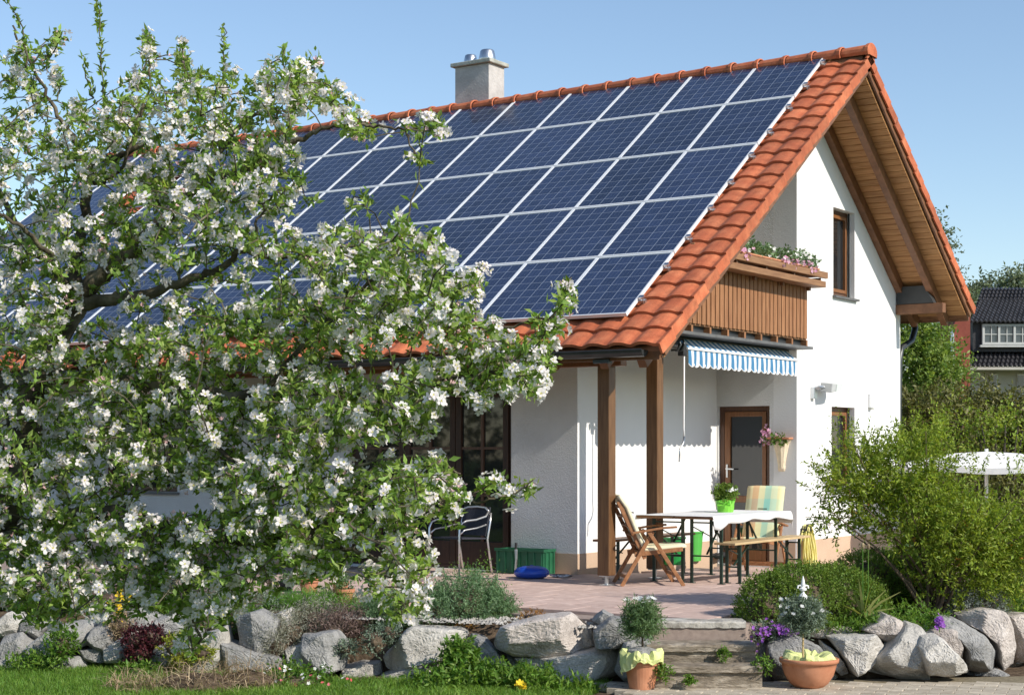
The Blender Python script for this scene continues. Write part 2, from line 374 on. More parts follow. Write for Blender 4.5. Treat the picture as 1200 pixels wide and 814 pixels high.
def plaid(name, bands, size, axis=0):
    # woven colour bands across a cushion
    m = bpy.data.materials.new(name); m.use_nodes = True
    N = m.node_tree.nodes; L = m.node_tree.links; b = N['Principled BSDF']; b.inputs['Roughness'].default_value = .9
    tc = N.new('ShaderNodeTexCoord'); sp = N.new('ShaderNodeSeparateXYZ'); L.new(tc.outputs['UV'], sp.inputs[0])
    def ramp(sock, cols):
        rp = N.new('ShaderNodeValToRGB'); rp.color_ramp.interpolation = 'CONSTANT'; L.new(sock, rp.inputs[0])
        e = rp.color_ramp.elements; e[0].position = 0; e[0].color = (*cols[0], 1); e[1].position = 1/len(cols); e[1].color = (*cols[1], 1)
        for i in range(2, len(cols)): x = e.new(i/len(cols)); x.color = (*cols[i], 1)
        return rp.outputs[0]
    a = ramp(sp.outputs[0], bands); c = ramp(sp.outputs[1], bands[2:] + bands[:3])
    mx = N.new('ShaderNodeMixRGB'); mx.inputs[0].default_value = .32; L.new(a, mx.inputs[1]); L.new(c, mx.inputs[2])
    L.new(mx.outputs[0], b.inputs['Base Color']); return m
M['plaid'] = plaid('plaid_cushion', [(.74,.60,.34),(.70,.36,.18),(.72,.68,.40),(.30,.62,.52),(.62,.72,.50),(.76,.70,.38)], 1)
M['pale_cushion'] = plaid('pale_cushion', [(.74,.68,.48),(.62,.68,.48),(.76,.70,.50),(.70,.55,.36),(.66,.70,.54),(.76,.72,.54)], 1)

# ------------------------------------------------------------------ foliage helpers
def unit(a): return a / np.maximum(np.linalg.norm(a, axis=-1, keepdims=True), 1e-9)
def leaf_geo(rng, pos, d, L, W, up=.6, fold=.22, curl=.12):
    n = len(pos); d = unit(d); L = np.broadcast_to(L, n)[:, None]; W = np.broadcast_to(W, n)[:, None]
    nr = unit(np.array([0,0,1.0]) * up + rng.normal(size=(n,3)) * .6); nr = unit(nr - d * (nr*d).sum(1, keepdims=True))
    s = np.cross(d, nr)
    b = pos; m = pos + d*L*.5 - nr*W*fold; l = pos + d*L*.45 - s*W*.5 + nr*W*.05; r = pos + d*L*.45 + s*W*.5 + nr*W*.05
    t = pos + d*L - nr*L*curl
    V = np.stack([b, l, m, r, t], 1).reshape(-1, 3); o = np.arange(n)[:, None]*5
    F = np.concatenate([o + np.array([[0,2,4,1]]), o + np.array([[0,3,4,2]])], 0)
    return V, F
def sprig_points(rng, blobs, n, slen, nl, out=1.0, upb=.5, shell=.55, jit=.5, spread=.9):
    w = np.array([b[2] for b in blobs], float); w /= w.sum(); k = rng.choice(len(blobs), n, p=w)
    C = np.array([b[0] for b in blobs], float)[k]; Rr = np.array([b[1] for b in blobs], float)[k]
    d = unit(rng.normal(size=(n,3))); r = shell + (1-shell)*rng.random((n,1))**.6
    root = C + d*Rr*r
    g = unit(unit(d/np.maximum(Rr, 1e-6)*Rr.mean(1, keepdims=True))*out + np.array([0,0,1.0])*upb + rng.normal(size=(n,3))*jit)
    sl = slen * rng.uniform(.5, 1.3, (n,1))
    t = (np.arange(nl)[None, :, None] + .5)/nl
    pos = root[:, None] + g[:, None]*sl[:, None]*t
    ld = unit(g[:, None]*.6 + rng.normal(size=(n, nl, 3))*spread)
    return pos.reshape(-1,3), ld.reshape(-1,3), root, root + g*sl
def sprig_mesh(name, m, parent, seed, blobs, n, slen, nl, L, W, zmin=None, **kw):
    rng = np.random.default_rng(seed); p, d, a, b = sprig_points(rng, blobs, n, slen, nl, **kw)
    if zmin is not None:
        k = p[:, 2] > zmin; p = p[k]; d = d[k]
    V, F = leaf_geo(rng, p, d, L*rng.uniform(.65, 1.25, len(p)), W*rng.uniform(.7, 1.2, len(p)))
    return npmesh(name, V, F, m, parent, kind='stuff')
def flower_geo(rng, pos, ax, rad, npet=5, cup=.35):
    n = len(pos); ax = unit(ax); r = np.broadcast_to(rad, n)[:, None]
    e = unit(np.cross(ax, rng.normal(size=(n,3)))); f = np.cross(ax, e); Vs = []; 
    ph = rng.random(n)*6.28
    for k in range(npet):
        a = ph + 2*math.pi*k/npet; a = a[:, None]
        o = e*np.cos(a) + f*np.sin(a); s = -e*np.sin(a) + f*np.cos(a); j = rng.uniform(.75, 1.15, (n,1)); c = cup*rng.uniform(.3, 1.5, (n,1))
        wd = 2.4/npet*(1.75 if npet == 5 else 1.25)
        Vs.append(np.stack([pos, pos + (o*.55 + s*wd*.42 + ax*c*.45)*r*j, pos + (o*.96 + s*wd*.26 + ax*c*.8)*r*j, pos + (o*.96 - s*wd*.26 + ax*c*.8)*r*j, pos + (o*.55 - s*wd*.42 + ax*c*.45)*r*j], 1))
    V = np.concatenate(Vs, 1).reshape(-1,3); F = np.arange(len(V)).reshape(-1, 5)
    return V, F
def blade_geo(rng, pos, d, L, W, droop=.35):
    n = len(pos); d = unit(d); L = np.broadcast_to(L, n)[:, None]; W = np.broadcast_to(W, n)[:, None]
    s = unit(np.cross(d, np.array([0,0,1.0]) + rng.normal(size=(n,3))*.3)); h = d*np.array([1,1,0])
    p1 = pos + d*L*.5; p2 = pos + d*L - np.array([0,0,1.0])*L*droop*.5 + h*L*droop*.3
    V = np.stack([pos - s*W/2, pos + s*W/2, p1 + s*W*.4, p1 - s*W*.4, p2 + s*W*.06, p2 - s*W*.06], 1).reshape(-1,3)
    o = np.arange(n)[:, None]*6
    return V, np.concatenate([o + np.array([[0,1,2,3]]), o + np.array([[3,2,4,5]])], 0)
def blob_core(name, blobs, m, parent, seed=0, k=.72):
    rng = np.random.default_rng(seed); mb = MB()
    for c, r, w in blobs:
        n, q = 12, 7; vs = []; fs = []
        for i in range(q):
            th = math.pi*(i + .02)/(q - .96)
            for j in range(n):
                a = 2*math.pi*j/n; s = k*rng.uniform(.85, 1.1)
                vs.append((c[0] + r[0]*s*math.sin(th)*math.cos(a), c[1] + r[1]*s*math.sin(th)*math.sin(a), c[2] + r[2]*s*math.cos(th)))
        for i in range(q-1):
            for j in range(n): a = i*n + j; b = i*n + (j+1) % n; fs.append((a, b, b+n, a+n))
        mb.add(vs, fs)
    return stuff(obj(name, mb, m, parent))

# ================================================================== THE SETTING
g = MB(); g.add([(-900,-300,-.56),(900,-300,-.56),(900,1500,-.56),(-900,1500,-.56)], [(0,1,2,3)])
struct(obj('ground', g, M['grassland'], recalc=False))
def sheet(name, pts, z, m):
    mb = MB(); mb.add([(p[0], p[1], z) for p in pts], [tuple(range(len(pts)))]); o = obj(name, mb, m, recalc=False)
    if o.data.polygons[0].normal.z < 0: o.data.flip_normals()
    return struct(o)
def vpoly(l): return [vf(a, b, 0) for a, b in l]

# terrace: base slab with its paving slabs laid on top
TER = [gp(470,704.5), gp(575,713), gp(740,724.5), gp(765,727.0), vf(2.05,14.52,0), (3.0,-7.3,0), (2.45,-3.0,0), (1.75,3.9,0), (-.2,3.9,0), (-.2,-.1,0), (-1.0,-.1,0), (-1.0,-3.8,0), (-12.9,-3.8,0), (-12.9,-7.6,0), gp(330,694)]
def terz(y): return -.03*max(0.0, y + 3.5)
mb = MB(); n = len(TER)
mb.add([(p[0], p[1], terz(p[1]) - .032) for p in TER] + [(p[0], p[1], -.6) for p in TER], [tuple(range(n))] + [(i, (i+1) % n, (i+1) % n + n, i + n) for i in range(n)])
terrace = struct(obj('terrace', mb, M['grout']))
def inside(x, y, poly):
    c = False; j = len(poly) - 1
    for i in range(len(poly)):
        xi, yi = poly[i][0], poly[i][1]; xj, yj = poly[j][0], poly[j][1]
        if (yi > y) != (yj > y) and x < (xj - xi)*(y - yi)/(yj - yi) + xi: c = not c
        j = i
    return c
def clip_poly(sub, poly):
    """clip convex rectangle list against terrace edge by shrinking: keep only if centre and most corners are inside"""
    return sum(inside(x, y, poly) for x, y in sub)
random.seed(4)
SL = .497
slab_src = {}
def slab_mesh(w, h, t=.03):
    mb = MB(); b = .004
    mb.add([(-w/2,-h/2,0),(w/2,-h/2,0),(w/2,h/2,0),(-w/2,h/2,0),(-w/2,-h/2,t-b),(w/2,-h/2,t-b),(w/2,h/2,t-b),(-w/2,h/2,t-b),
            (-w/2+b,-h/2+b,t),(w/2-b,-h/2+b,t),(w/2-b,h/2-b,t),(-w/2+b,h/2-b,t)],
           [(0,1,5,4),(1,2,6,5),(2,3,7,6),(3,0,4,7),(4,5,9,8),(5,6,10,9),(6,7,11,10),(7,4,8,11),(8,9,10,11)]); return mb
first = None
for j in range(-1, 24):
    for i in range(-9, 9):
        x = i*.5 + (.25 if j % 2 else 0); y = -8.05 + j*.5
        cs = [(x + a*.25, y + b*.25) for a in (-1,1) for b in (-1,1)]
        k = clip_poly(cs, TER)
        if k < 3 or x < -4.2: continue
        if k == 3 and y > -7: continue
        z = terz(y) - .032 + random.uniform(0, .0015)
        if first is None:
            first = obj('slab', slab_mesh(.494, .494), M['slab'], terrace); o = first
            o.location = (x, y, z)
        else: o = inst(first, 'slab', (x, y, z), (0,0,0), terrace)
        o.rotation_euler = (-.03 if y > -3.5 else 0, random.uniform(-.001,.001), 0)

# lower yard, lawn and pavement
sheet('soil', vpoly([(-8,12),(6.5,12),(6.5,20),(-8,20)]), -.545, M['soil'])
sheet('lawn', vpoly([(-8,11.5),(-1.1,11.5),(-1.4,14.2),(-2.3,15.0),(-2.6,15.6),(-8,16.0)]), -.51, M['lawn'])
pv = sheet('pavement', vpoly([(.55,10.5),(7.5,10.5),(7.5,14.9),(4.6,14.75),(1.0,14.25)]), -.515, M['sand'])
pa = R_(-21) + YAW
first = None; cx0 = vf(2.9, 13.7, 0)
ca, sa = math.cos(pa), math.sin(pa)
for j in range(-9, 10):
    for i in range(-16, 22):
        a = i*.204 + (.102 if j % 2 else 0); b = j*.104
        x = cx0[0] + a*ca - b*sa; y = cx0[1] + a*sa + b*ca
        la, de, _ = to_view((x, y, 0))
        lim = 14.28 if la < 4 else 14.28 + (la-4)*.5
        if de < 13.25 or de > lim or la > 5.2 or la < .72 + (14.3-de)*.25: continue
        if first is None:
            first = obj('paver', slab_mesh(.197, .097, .05), M['paver'], pv); o = first; o.location = (x, y, -.55)
        else: o = inst(first, 'paver', (x, y, -.55 + random.uniform(-.003,.003)), (random.uniform(-.012,.012), random.uniform(-.012,.012), pa + random.uniform(-.01,.01)), pv)
        o.rotation_euler[2] = pa

# soil of the raised beds behind the dry stone walls
def bed(name, lats, prof, m):
    """prof(lat) -> list of (dep, z)"""
    vs = []; fs = []; k = None
    for la in lats:
        pr = prof(la); k = len(pr)
        for de, z in pr: vs.append(vf(la, de, z + random.uniform(-.02,.02)))
    for i in range(len(lats)-1):
        for j in range(k-1): a = i*k + j; fs.append((a, a+1, a+1+k, a+k))
    mb = MB(); mb.add(vs, fs); return struct(obj(name, mb, m))
def lin(x, xs, ys): return float(np.interp(x, xs, ys))
WL = ([-6,-4.9,-1.17,.77,1.4], [15.9,15.6,14.95,14.45,14.25])      # base line of the left wall
bed('flower_bed', np.linspace(-7, 1.28, 42), lambda la: [(lin(la,*WL)+.28, -.55), (lin(la,*WL)+.36, -.22), (lin(la,*WL)+.55, -.10), (lin(la,*WL)+.8, -.06), (16.2, -.045), (17.2, -.04), (19.3, -.045), (24, -.055)], M['soil'])
WR = ([2.0,3.6,4.3,5.2,7], [14.5,14.55,14.9,15.9,18])
bed('shrub_bed', np.linspace(2.12, 9, 36), lambda la: [(lin(la,*WR)+.25, -.55), (lin(la,*WR)+.3, -.25), (lin(la,*WR)+.45, -.14), (lin(la,*WR)+.9, -.08), (lin(la,*WR)+2.2, -.06), (22, -.12), (26, -.3)], M['soil'])

# ================================================================== THE HOUSE
ANG = .621; CA, SA, TA = math.cos(ANG), math.sin(ANG), math.tan(ANG)
ZR = 6.863; OVH = .93; XL = -13.85; XW = -12.9        # ridge height of the panel plane, verge, far verge, far wall
YC, YB, YP, RD = -.31, 3.53, -3.99, 1.2                # gable corner, rear wall, front wall, recess depth
SF, SR = 7.20, 5.38                                    # slope lengths front, rear
def rs(x, s, n, side=-1): return Vector((x, side*(s*CA - 0) + side*n*SA, ZR - s*SA + n*CA))
def under(y, n=-.325): return ZR - abs(y)*TA + n/CA
house = thing('house', 'white gabled house with orange tiled roof and wooden balcony', 'house', (-1.2, -.3, -.2))

# walls ------------------------------------------------------------
W1 = [(.93,3.68),(1.71,3.68),(1.71,4.92),(.93,4.92)]; W2 = [(.87,.98),(1.71,.98),(1.71,2.11),(.87,2.11)]
mb = MB().prism([(YC,-.5),(YB,-.5),(YB,under(YB)),(0,under(0)),(YC,under(YC))], [W1, W2], lambda a, b, t: (-t, a, b), .34)
gable = obj('gable_wall', mb, M['plaster_smooth'], house)
mb = MB().prism([(YP+.004,-.4),(YC+.05,-.4),(YC+.05,under(YC)),(YP+.004,under(YP))], [], lambda a, b, t: (-RD - t, a, b), .3)
obj('side_wall', mb, M['plaster_smooth'], house)
D1 = [(-1.18,-.07),(-.40,-.07),(-.40,2.10),(-1.18,2.10)]
mb = MB().prism([(-RD+.001,-.4),(-.3405,-.4),(-.3405,under(YC)-.01),(-RD+.001,under(YC)-.01)], [D1], lambda a, b, t: (a, YC + t, b), .26)
obj('recess_wall', mb, M['plaster'], house)
GD = [(-4.75,.0),(-2.16,.0),(-2.16,2.32),(-4.75,2.32)]; GW = [(-9.4,.9),(-7.9,.9),(-7.9,2.2),(-9.4,2.2)]
mb = MB().prism([(XW,-.4),(-RD-.0005,-.4),(-RD-.0005,under(YP)),(XW,under(YP))], [GD, GW], lambda a, b, t: (a, YP + t, b), .3)
obj('front_wall', mb, M['plaster'], house)
mb = MB().prism([(YP+.31,-.4),(YB,-.4),(YB,under(YB)),(0,under(0)),(YP+.31,under(YP+.31))], [], lambda a, b, t: (XW + t, a, b), .3)
obj('far_gable_wall', mb, M['plaster'], house)
mb = MB().box((XW+.31,YB-.3,-.5),(-.35,YB-.002,under(YB)-.02)); obj('rear_wall', mb, M['plaster'], house)
# rooms behind the panes: dark lining boxes close the house off
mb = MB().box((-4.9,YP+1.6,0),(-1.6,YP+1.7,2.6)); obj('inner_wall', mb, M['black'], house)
pl = MB()
pl.box((-.02,YC+.006,-.45),(.004,YB+.004,.27)); pl.box((-RD-.02,YP-.004,-.3),(-RD+.004,YC-.002,.25)); pl.box((-2.16,YP-.004,-.3),(-RD-.021,YP+.02,.25))
pl.box((XW,YP-.004,-.3),(-4.75,YP+.02,.25)); pl.box((-.40,YC-.004,-.3),(-.021,YC+.02,.25))
obj('plinth', pl, M['plinth'], house)

# windows and doors -------------------------------------------------
def window_x(y0, y1, z0, z1, xf, sill=True, handle=False):
    f = MB(); w = .065
    for a, b in (((y0,z0),(y0+w,z1)),((y1-w,z0),(y1,z1)),((y0+w,z0),(y1-w,z0+w)),((y0+w,z1-w),(y1-w,z1))): f.box((xf-.07,a[0],a[1]),(xf,b[0],b[1]))
    win = obj('window', f, M['wood_frame_dark'], house, bevel=.004)
    s = MB(); q = .05; a0, a1, b0, b1 = y0+w+.004, y1-w-.004, z0+w+.004, z1-w-.004
    for a, b in (((a0,b0),(a0+q,b1)),((a1-q,b0),(a1,b1)),((a0+q,b0),(a1-q,b0+q)),((a0+q,b1-q),(a1-q,b1))): s.box((xf-.05,a[0],a[1]),(xf+.018,b[0],b[1]))
    obj('sash', s, M['wood_frame'], win, bevel=.005)
    obj('pane', MB().box((xf-.03,a0+q,b0+q),(xf-.022,a1-q,b1-q)), M['glass'], win)
    obj('curtain', curtain((xf-.12, a0+q, b0+.02), (xf-.12, a1-q, b1-.02)), M['cord'], win) if False else None
    if sill: obj('sill', MB().box((xf,y0-.03,z0-.035),(.055,y1+.06,z0-.004)), M['ledge'], win)
    r = MB(); r.box((xf+.02,y0+.002,z0),(xf+.035,y0+.03,z1)); r.box((xf+.02,y1-.03,z0),(xf+.035,y1-.002,z1)); obj('shutter_rail', r, M['gutter'], win)
    return win
window_x(.93,1.71,3.68,4.92,-.11); window_x(.87,1.71,.98,2.11,-.11)
# terrace door in the recess
f = MB(); w = .07; yf = YC + .09; x0, x1, z1 = -1.18, -.40, 2.10
for a, b in (((x0,-.07),(x0+w,z1)),((x1-w,-.07),(x1,z1)),((x0+w,z1-w),(x1-w,z1)),((x0+w,-.07),(x1-w,-.02))): f.box((a[0],yf-.03,a[1]),(b[0],yf+.06,b[1]))
door = obj('terrace_door', f, M['wood_frame_dark'], house, bevel=.004)
s = MB(); q = .085; a0, a1, b0, b1 = x0+w+.01, x1-w-.004, -.015, z1-w-.004
for a, b in (((a0,b0),(a0+q,b1)),((a1-q*.7,b0),(a1,b1)),((a0+q,b0),(a1-q*.7,b0+.16)),((a0+q,b1-q*.8),(a1-q*.7,b1)),((a0+q,.78),(a1-q*.7,.87))): s.box((a[0],yf-.045,a[1]),(b[0],yf+.02,b[1]))
obj('sash', s, M['wood_frame'], door, bevel=.006)
obj('pane', MB().box((a0+q,yf-.012,.87),(a1-q*.7,yf-.004,b1-q*.8)), M['glass'], door)
obj('pane', MB().box((a0+q,yf-.012,b0+.16),(a1-q*.7,yf-.004,.78)), M['glass'], door)
obj('handle', MB().box((a0+.03,yf-.062,1.12),(a0+.055,yf-.046,1.30)).bar((a0+.042,yf-.085,1.24),(a0+.16,yf-.085,1.235),.018,.018).bar((a0+.042,yf-.05,1.24),(a0+.042,yf-.09,1.24),.016,.016), M['zinc'], door)
# glazed doors on the front
x0, x1, z1 = -4.75, -2.16, 2.32; yf = YP + .1
f = MB()
for a, b in (((x0,0),(x0+.07,z1)),((x1-.07,0),(x1,z1)),((x0+.07,z1-.07),(x1-.07,z1)),((x0+.07,0),(x1-.07,.05))): f.box((a[0],yf-.03,a[1]),(b[0],yf+.06,b[1]))
gd = obj('glazed_door', f, M['wood_black'], house, bevel=.004)
nl = 3; lw = (x1 - x0 - .15)/nl
for k in range(nl):
    a0 = x0 + .075 + k*lw; a1 = a0 + lw - .008; s = MB(); q = .085
    for a, b in (((a0,.055),(a0+q,z1-.075)),((a1-q,.055),(a1,z1-.075)),((a0+q,.055),(a1-q,.35)),((a0+q,z1-.075-q),(a1-q,z1-.075))): s.box((a[0],yf-.04,a[1]),(b[0],yf+.02,b[1]))
    l = obj('door_leaf', s, M['wood_black'], gd, bevel=.006)
    xm = (a0+a1)/2
    mbm = MB().box((xm-.02,yf-.032,.35),(xm+.02,yf+.01,z1-.16))
    for zz in (.93, 1.52): mbm.box((a0+q,yf-.029,zz-.016),(xm-.021,yf+.008,zz+.016)); mbm.box((xm+.021,yf-.029,zz-.016),(a1-q,yf+.008,zz+.016))
    # muntins and glass belong to the door itself (third level is the leaf)
    obj('muntin', mbm, M['wood_frame_dark'], gd); obj('pane', MB().box((a0+q,yf-.006,.35),(a1-q,yf+.002,z1-.16)), M['glass'], gd)
f = MB()
for a, b in (((-9.4,.9),(-9.33,2.2)),((-7.97,.9),(-7.9,2.2)),((-9.33,.9),(-7.97,.97)),((-9.33,2.13),(-7.97,2.2)),((-8.69,.97),(-8.61,2.13))): f.box((a[0],YP+.07,a[1]),(b[0],YP+.15,b[1]))
wn2 = obj('window', f, M['wood_frame_dark'], house); obj('pane', MB().box((-9.33,YP+.1,.97),(-7.97,YP+.108,2.13)), M['glass'], wn2)
obj('sill', MB().box((-9.44,YP-.05,.862),(-7.86,YP+.068,.897)), M['ledge'], wn2)

# roof -----------------------------------------------------------------
mb = MB()
def slabroof(mb, x0, x1, s0, s1, n0, n1, side):
    p = [rs(x, s, n, side) for n in (n0, n1) for x, s in ((x0,s0),(x1,s0),(x1,s1),(x0,s1))]
    mb.add(p, [(0,1,2,3),(7,6,5,4),(0,4,5,1),(1,5,6,2),(2,6,7,3),(3,7,4,0)])
slabroof(mb, XL+.03, OVH-.075, .0, SF-.06, -.30, -.14, -1); slabroof(mb, XL+.03, OVH-.075, .0, SR-.06, -.30, -.14, 1)
roof = obj('roof', mb, M['wood_beam'], house)
# soffit boards, laid across the overhang
bw = .118
def boards(side, s0, s1, x0, x1):
    src = None; k = 0; s = s0
    L_ = x1 - x0
    while s + bw < s1:
        c = rs((x0+x1)/2, s + bw/2, -.3125, side)
        rot = (ANG if side < 0 else -ANG, 0, 0)
        if src is None:
            src = obj('soffit_board', MB().add([], []) or MB(), M['wood_soffit'], roof) if False else None
            m2 = MB(); b = .006; w = bw/2 - .0025
            m2.add([(-L_/2,-w,.011),(L_/2,-w,.011),(L_/2,w,.011),(-L_/2,w,.011),(-L_/2,-w,-.004),(L_/2,-w,-.004),(L_/2,w,-.004),(-L_/2,w,-.004),
                    (-L_/2,-w+b,-.011),(L_/2,-w+b,-.011),(L_/2,w-b,-.011),(-L_/2,w-b,-.011)],
                   [(0,1,2,3),(0,4,5,1),(2,6,7,3),(4,8,9,5),(6,10,11,7),(8,11,10,9),(0,3,7,4),(4,7,11,8),(1,5,6,2),(5,9,10,6)])
            src = obj('soffit_board', m2, M['wood_soffit'], roof, loc=(0,0,0)); src.location = c - world_off(roof); src.rotation_euler = rot
        else: inst(src, 'soffit_board', c, rot, roof)
        s += bw
boards(1, .02, SR - .05, -.001, OVH - .08); boards(-1, .02, SF - .05, -1.19, OVH - .08)
boards(-1, (4.0)/CA + .02, SF - .05, -3.3, -1.2)
# rafters
def rafter(x, side, s0, s1, w=.10, h=.15):
    a = rs(x, s0, -.324 - h/2, side); b = rs(x, s1, -.324 - h/2, side)
    obj('rafter', MB().bar(a, b, w, h, up=(0, side*SA, CA)), M['wood_beam'], roof, bevel=.005)
for side, s1 in ((1, SR-.12), (-1, SF-.15)):
    rafter(.052, side, .12, s1); rafter(.53, side, .12, s1)
for x in (-.6, -1.9, -2.7): rafter(x, -1, 4.05/CA if x < -1.2 else .4, SF-.15)
# barge boards just under the verge tiles
for side, s1 in ((1, SR), (-1, SF)):
    obj('barge_board', MB().bar(rs(OVH-.05, .02, -.225, side), rs(OVH-.05, s1-.08, -.225, side), .03, .12, up=(0, side*SA, CA)), M['wood_beam'], roof)
# eave fascia
obj('fascia', MB().box((XL+.05, 0, 0), (OVH-.08, .025, .12)), M['wood_beam'], roof, loc=(0,0,0)).location = rs(0, SR-.02, -.31, 1) - world_off(roof)
obj('fascia', MB().box((XL+.05, -.025, 0), (OVH-.08, 0, .12)), M['wood_beam'], roof, loc=(0,0,0)).location = rs(0, SF-.03, -.30, -1) - world_off(roof)

# purlins and posts
zb = under(-5.13) - .17
obj('purlin', MB().box((-12.5,-5.20,zb-.2),(.10,-5.06,zb)), M['wood_beam'], house, bevel=.008)
pz = under(3.42) - .30
obj('purlin', MB().box((-.02,3.335,pz-.15),(.74,3.475,pz)), M['wood_beam'], house, bevel=.008)
obj('flashing', MB().prism([(.02,pz+.004),(.60,pz+.004),(.46,pz+.27),(.02,pz+.27)], [], lambda a, b, t: (a, 3.33 + t, b), .13), M['dark_metal_and_gap'], house)
for (x, y, zt) in ((-.12,-5.13,zb-.2), (-.18,-3.92,under(-3.92)-.17)):
    p = obj('post', MB().box((x-.075,y-.075,.11),(x+.075,y+.075,zt)), M['wood_post'], house, bevel=.008)
    obj('post_shoe', MB().tube([(x,y,-.04),(x,y,.112)], .022, 12).box((x-.06,y-.06,.098),(x+.06,y+.06,.1095)).box((x-.06,y-.06,-.001),(x+.06,y+.06,.008)), M['zinc'], p)

# tiles -----------------------------------------------------------------
CRS = SF/23; TW = .30; NB = -.100
def tile_geo(w=TW, ln=CRS, verge=False, flip=False):
    vs = []; fs = []; nx = 9
    xs = [w*i/(nx-1) for i in range(nx)]
    def prof(x): 
        t = x/w; return .016*math.sin(2*math.pi*(t - .10)) + .004*math.sin(4*math.pi*t)
    rows = [(-.004,.002),(0,.037),(.05,.035),(ln+.03,.002)]
    for y, n in rows:
        for x in xs: vs.append((x, y, n + prof(x) + (0 if y >= 0 else 0)))
    for r in range(len(rows)-1):
        for i in range(nx-1): a = r*nx + i; fs.append((a, a+1, a+1+nx, a+nx))
    mb = MB(); mb.add(vs, fs)
    if verge:
        x = w; t0 = .034; 
        q = [(x-.004,-.016,t0+prof(w)),(x+.022,-.016,t0+prof(w)+.004),(x+.022,-.016,-.100),(x-.004,-.016,-.100)]
        q2 = [(a, ln+.012, b-.026) for a, _, b in q]
        mb.add(q + q2, [(0,1,2,3),(7,6,5,4),(0,4,5,1),(1,5,6,2),(2,6,7,3),(3,7,4,0)])
    return mb
def tpose(x, k, side, jit=0):
    p = rs(x, (k+1)*CRS, NB, side)
    return p, ((ANG + jit, 0, 0) if side < 0 else (ANG + jit, 0, math.pi))
t_src = None; v_src = None; mass = []
tile_v = tile_geo(); rng = random.Random(3)
XT = OVH - .022 - TW                     # left edge of the verge tile
ncol = 48
for side, nk in ((-1, 23), (1, 17)):
    for k in range(nk):
        for c in range(ncol):
            x = XT - c*TW
            if side > 0: xo = x + TW
            seen = side < 0 and (c <= 2 or k >= 21 and c < 40 or (36 <= c <= 41 and 4 <= k <= 8))
            j = rng.uniform(-.006,.006)
            if c == 0:
                if side < 0:
                    p, r = tpose(x, k, side, j)
                    if v_src is None:
                        v_src = obj('verge_tile', tile_geo(verge=True), M['tile'], roof, loc=(0,0,0)); v_src.location = p - world_off(roof); v_src.rotation_euler = r
                    else: inst(v_src, 'verge_tile', p, r, roof)
                else:
                    # the rear verge tiles, handed the other way
                    p, r = tpose(OVH - .022, k, side, j)
                    if k == 0:
                        g2 = tile_geo(verge=True); g2.v = [(TW - a, b, c_) for a, b, c_ in g2.v]
                        vr_src = obj('verge_tile', g2, M['tile'], roof, loc=(0,0,0)); vr_src.location = p - world_off(roof); vr_src.rotation_euler = r
                    else: inst(vr_src, 'verge_tile', p, r, roof)
            elif seen:
                p, r = tpose(x, k, side, j)
                if t_src is None:
                    t_src = obj('roof_tile', tile_geo(), M['tile'], roof, loc=(0,0,0)); t_src.location = p - world_off(roof); t_src.rotation_euler = r
                else: inst(t_src, 'roof_tile', p, r, roof)
            else: mass.append((side, k, x if side < 0 else x + TW, j))
tv = np.array(tile_v.v); tf = np.array(tile_v.f); Vs = []; Fs = []
for i, (side, k, x, j) in enumerate(mass):
    p, r = tpose(x, k, side, j)
    Rm = np.array(Matrix.Rotation(r[2], 3, 'Z') @ Matrix.Rotation(r[0], 3, 'X'))
    Vs.append(tv @ Rm.T + np.array(p)); Fs.append(tf + i*len(tv))
npmesh('tile_rows', np.concatenate(Vs), np.concatenate(Fs), M['tile_mass'], roof, kind='stuff')
# ridge tiles: half rounds with a collar
RL = .402
def ridge_geo(end=False):
    mb = MB(); n = 10
    prof = [(0,.100),(RL-.07,.110),(RL-.06,.124),(RL-.012,.128),(RL-.004,.112)]
    vs = []; fs = []
    for x, r in prof:
        for k in range(n+1):
            a = math.pi*(-.16 + 1.32*k/n); vs.append((x, r*1.36*math.cos(a), r*.95*math.sin(a)))
    for i in range(len(prof)-1):
        for k in range(n): a = i*(n+1) + k; fs.append((a, a+1, a+n+2, a+n+1))
    if end: fs.append(tuple((len(prof)-1)*(n+1) + k for k in range(n+1)))
    mb.add(vs, fs); return mb
zr_t = ZR + NB + .020
r_src = None; x = OVH + .03 - RL; i = 0
while x > XL - .1:
    if i == 0: o = obj('ridge_tile', ridge_geo(True), M['tile'], roof, smooth=False, loc=(0,0,0)); o.location = Vector((x,0,zr_t)) - world_off(roof)
    elif r_src is None:
        r_src = obj('ridge_tile', ridge_geo(), M['tile'], roof, loc=(0,0,0)); r_src.location = Vector((x,0,zr_t)) - world_off(roof)
    else: inst(r_src, 'ridge_tile', (x, 0, zr_t + rng.uniform(-.004,.004)), (0, rng.uniform(-.008,.008), 0), roof)
    x -= RL; i += 1
# gutters
def gutter(y, z, x0, x1, name='gutter'):
    mb = MB(); n = 8; r = .072; vs = []; fs = []
    for x in (x0, x1):
        for rr in (r, r-.006):
            for k in range(n+1): a = math.pi + math.pi*k/n; vs.append((x, y + rr*math.cos(a), z + rr*math.sin(a)))
    m_ = n+1
    for k in range(n):
        fs.append((k, k+1, 2*m_+k+1, 2*m_+k)); fs.append((m_+k, 3*m_+k, 3*m_+k+1, m_+k+1))
    fs += [(0, 2*m_, 3*m_, m_), (n, m_+n, 3*m_+n, 2*m_+n)]
    fs += [tuple(range(0, m_)), tuple(range(2*m_, 3*m_))]
    mb.add(vs, fs); mb.tube([(x0, y-r, z),(x1, y-r, z)], .010, 8)
    return obj(name, mb, M['gutter'], house)
ge = rs(0, SF, -.2, -1); gut = gutter(ge.y - .045, ge.z + .035, XL, OVH - .2)
gr = rs(0, SR, -.2, 1); gut2 = gutter(gr.y + .045, gr.z + .0, XL, OVH - .15)
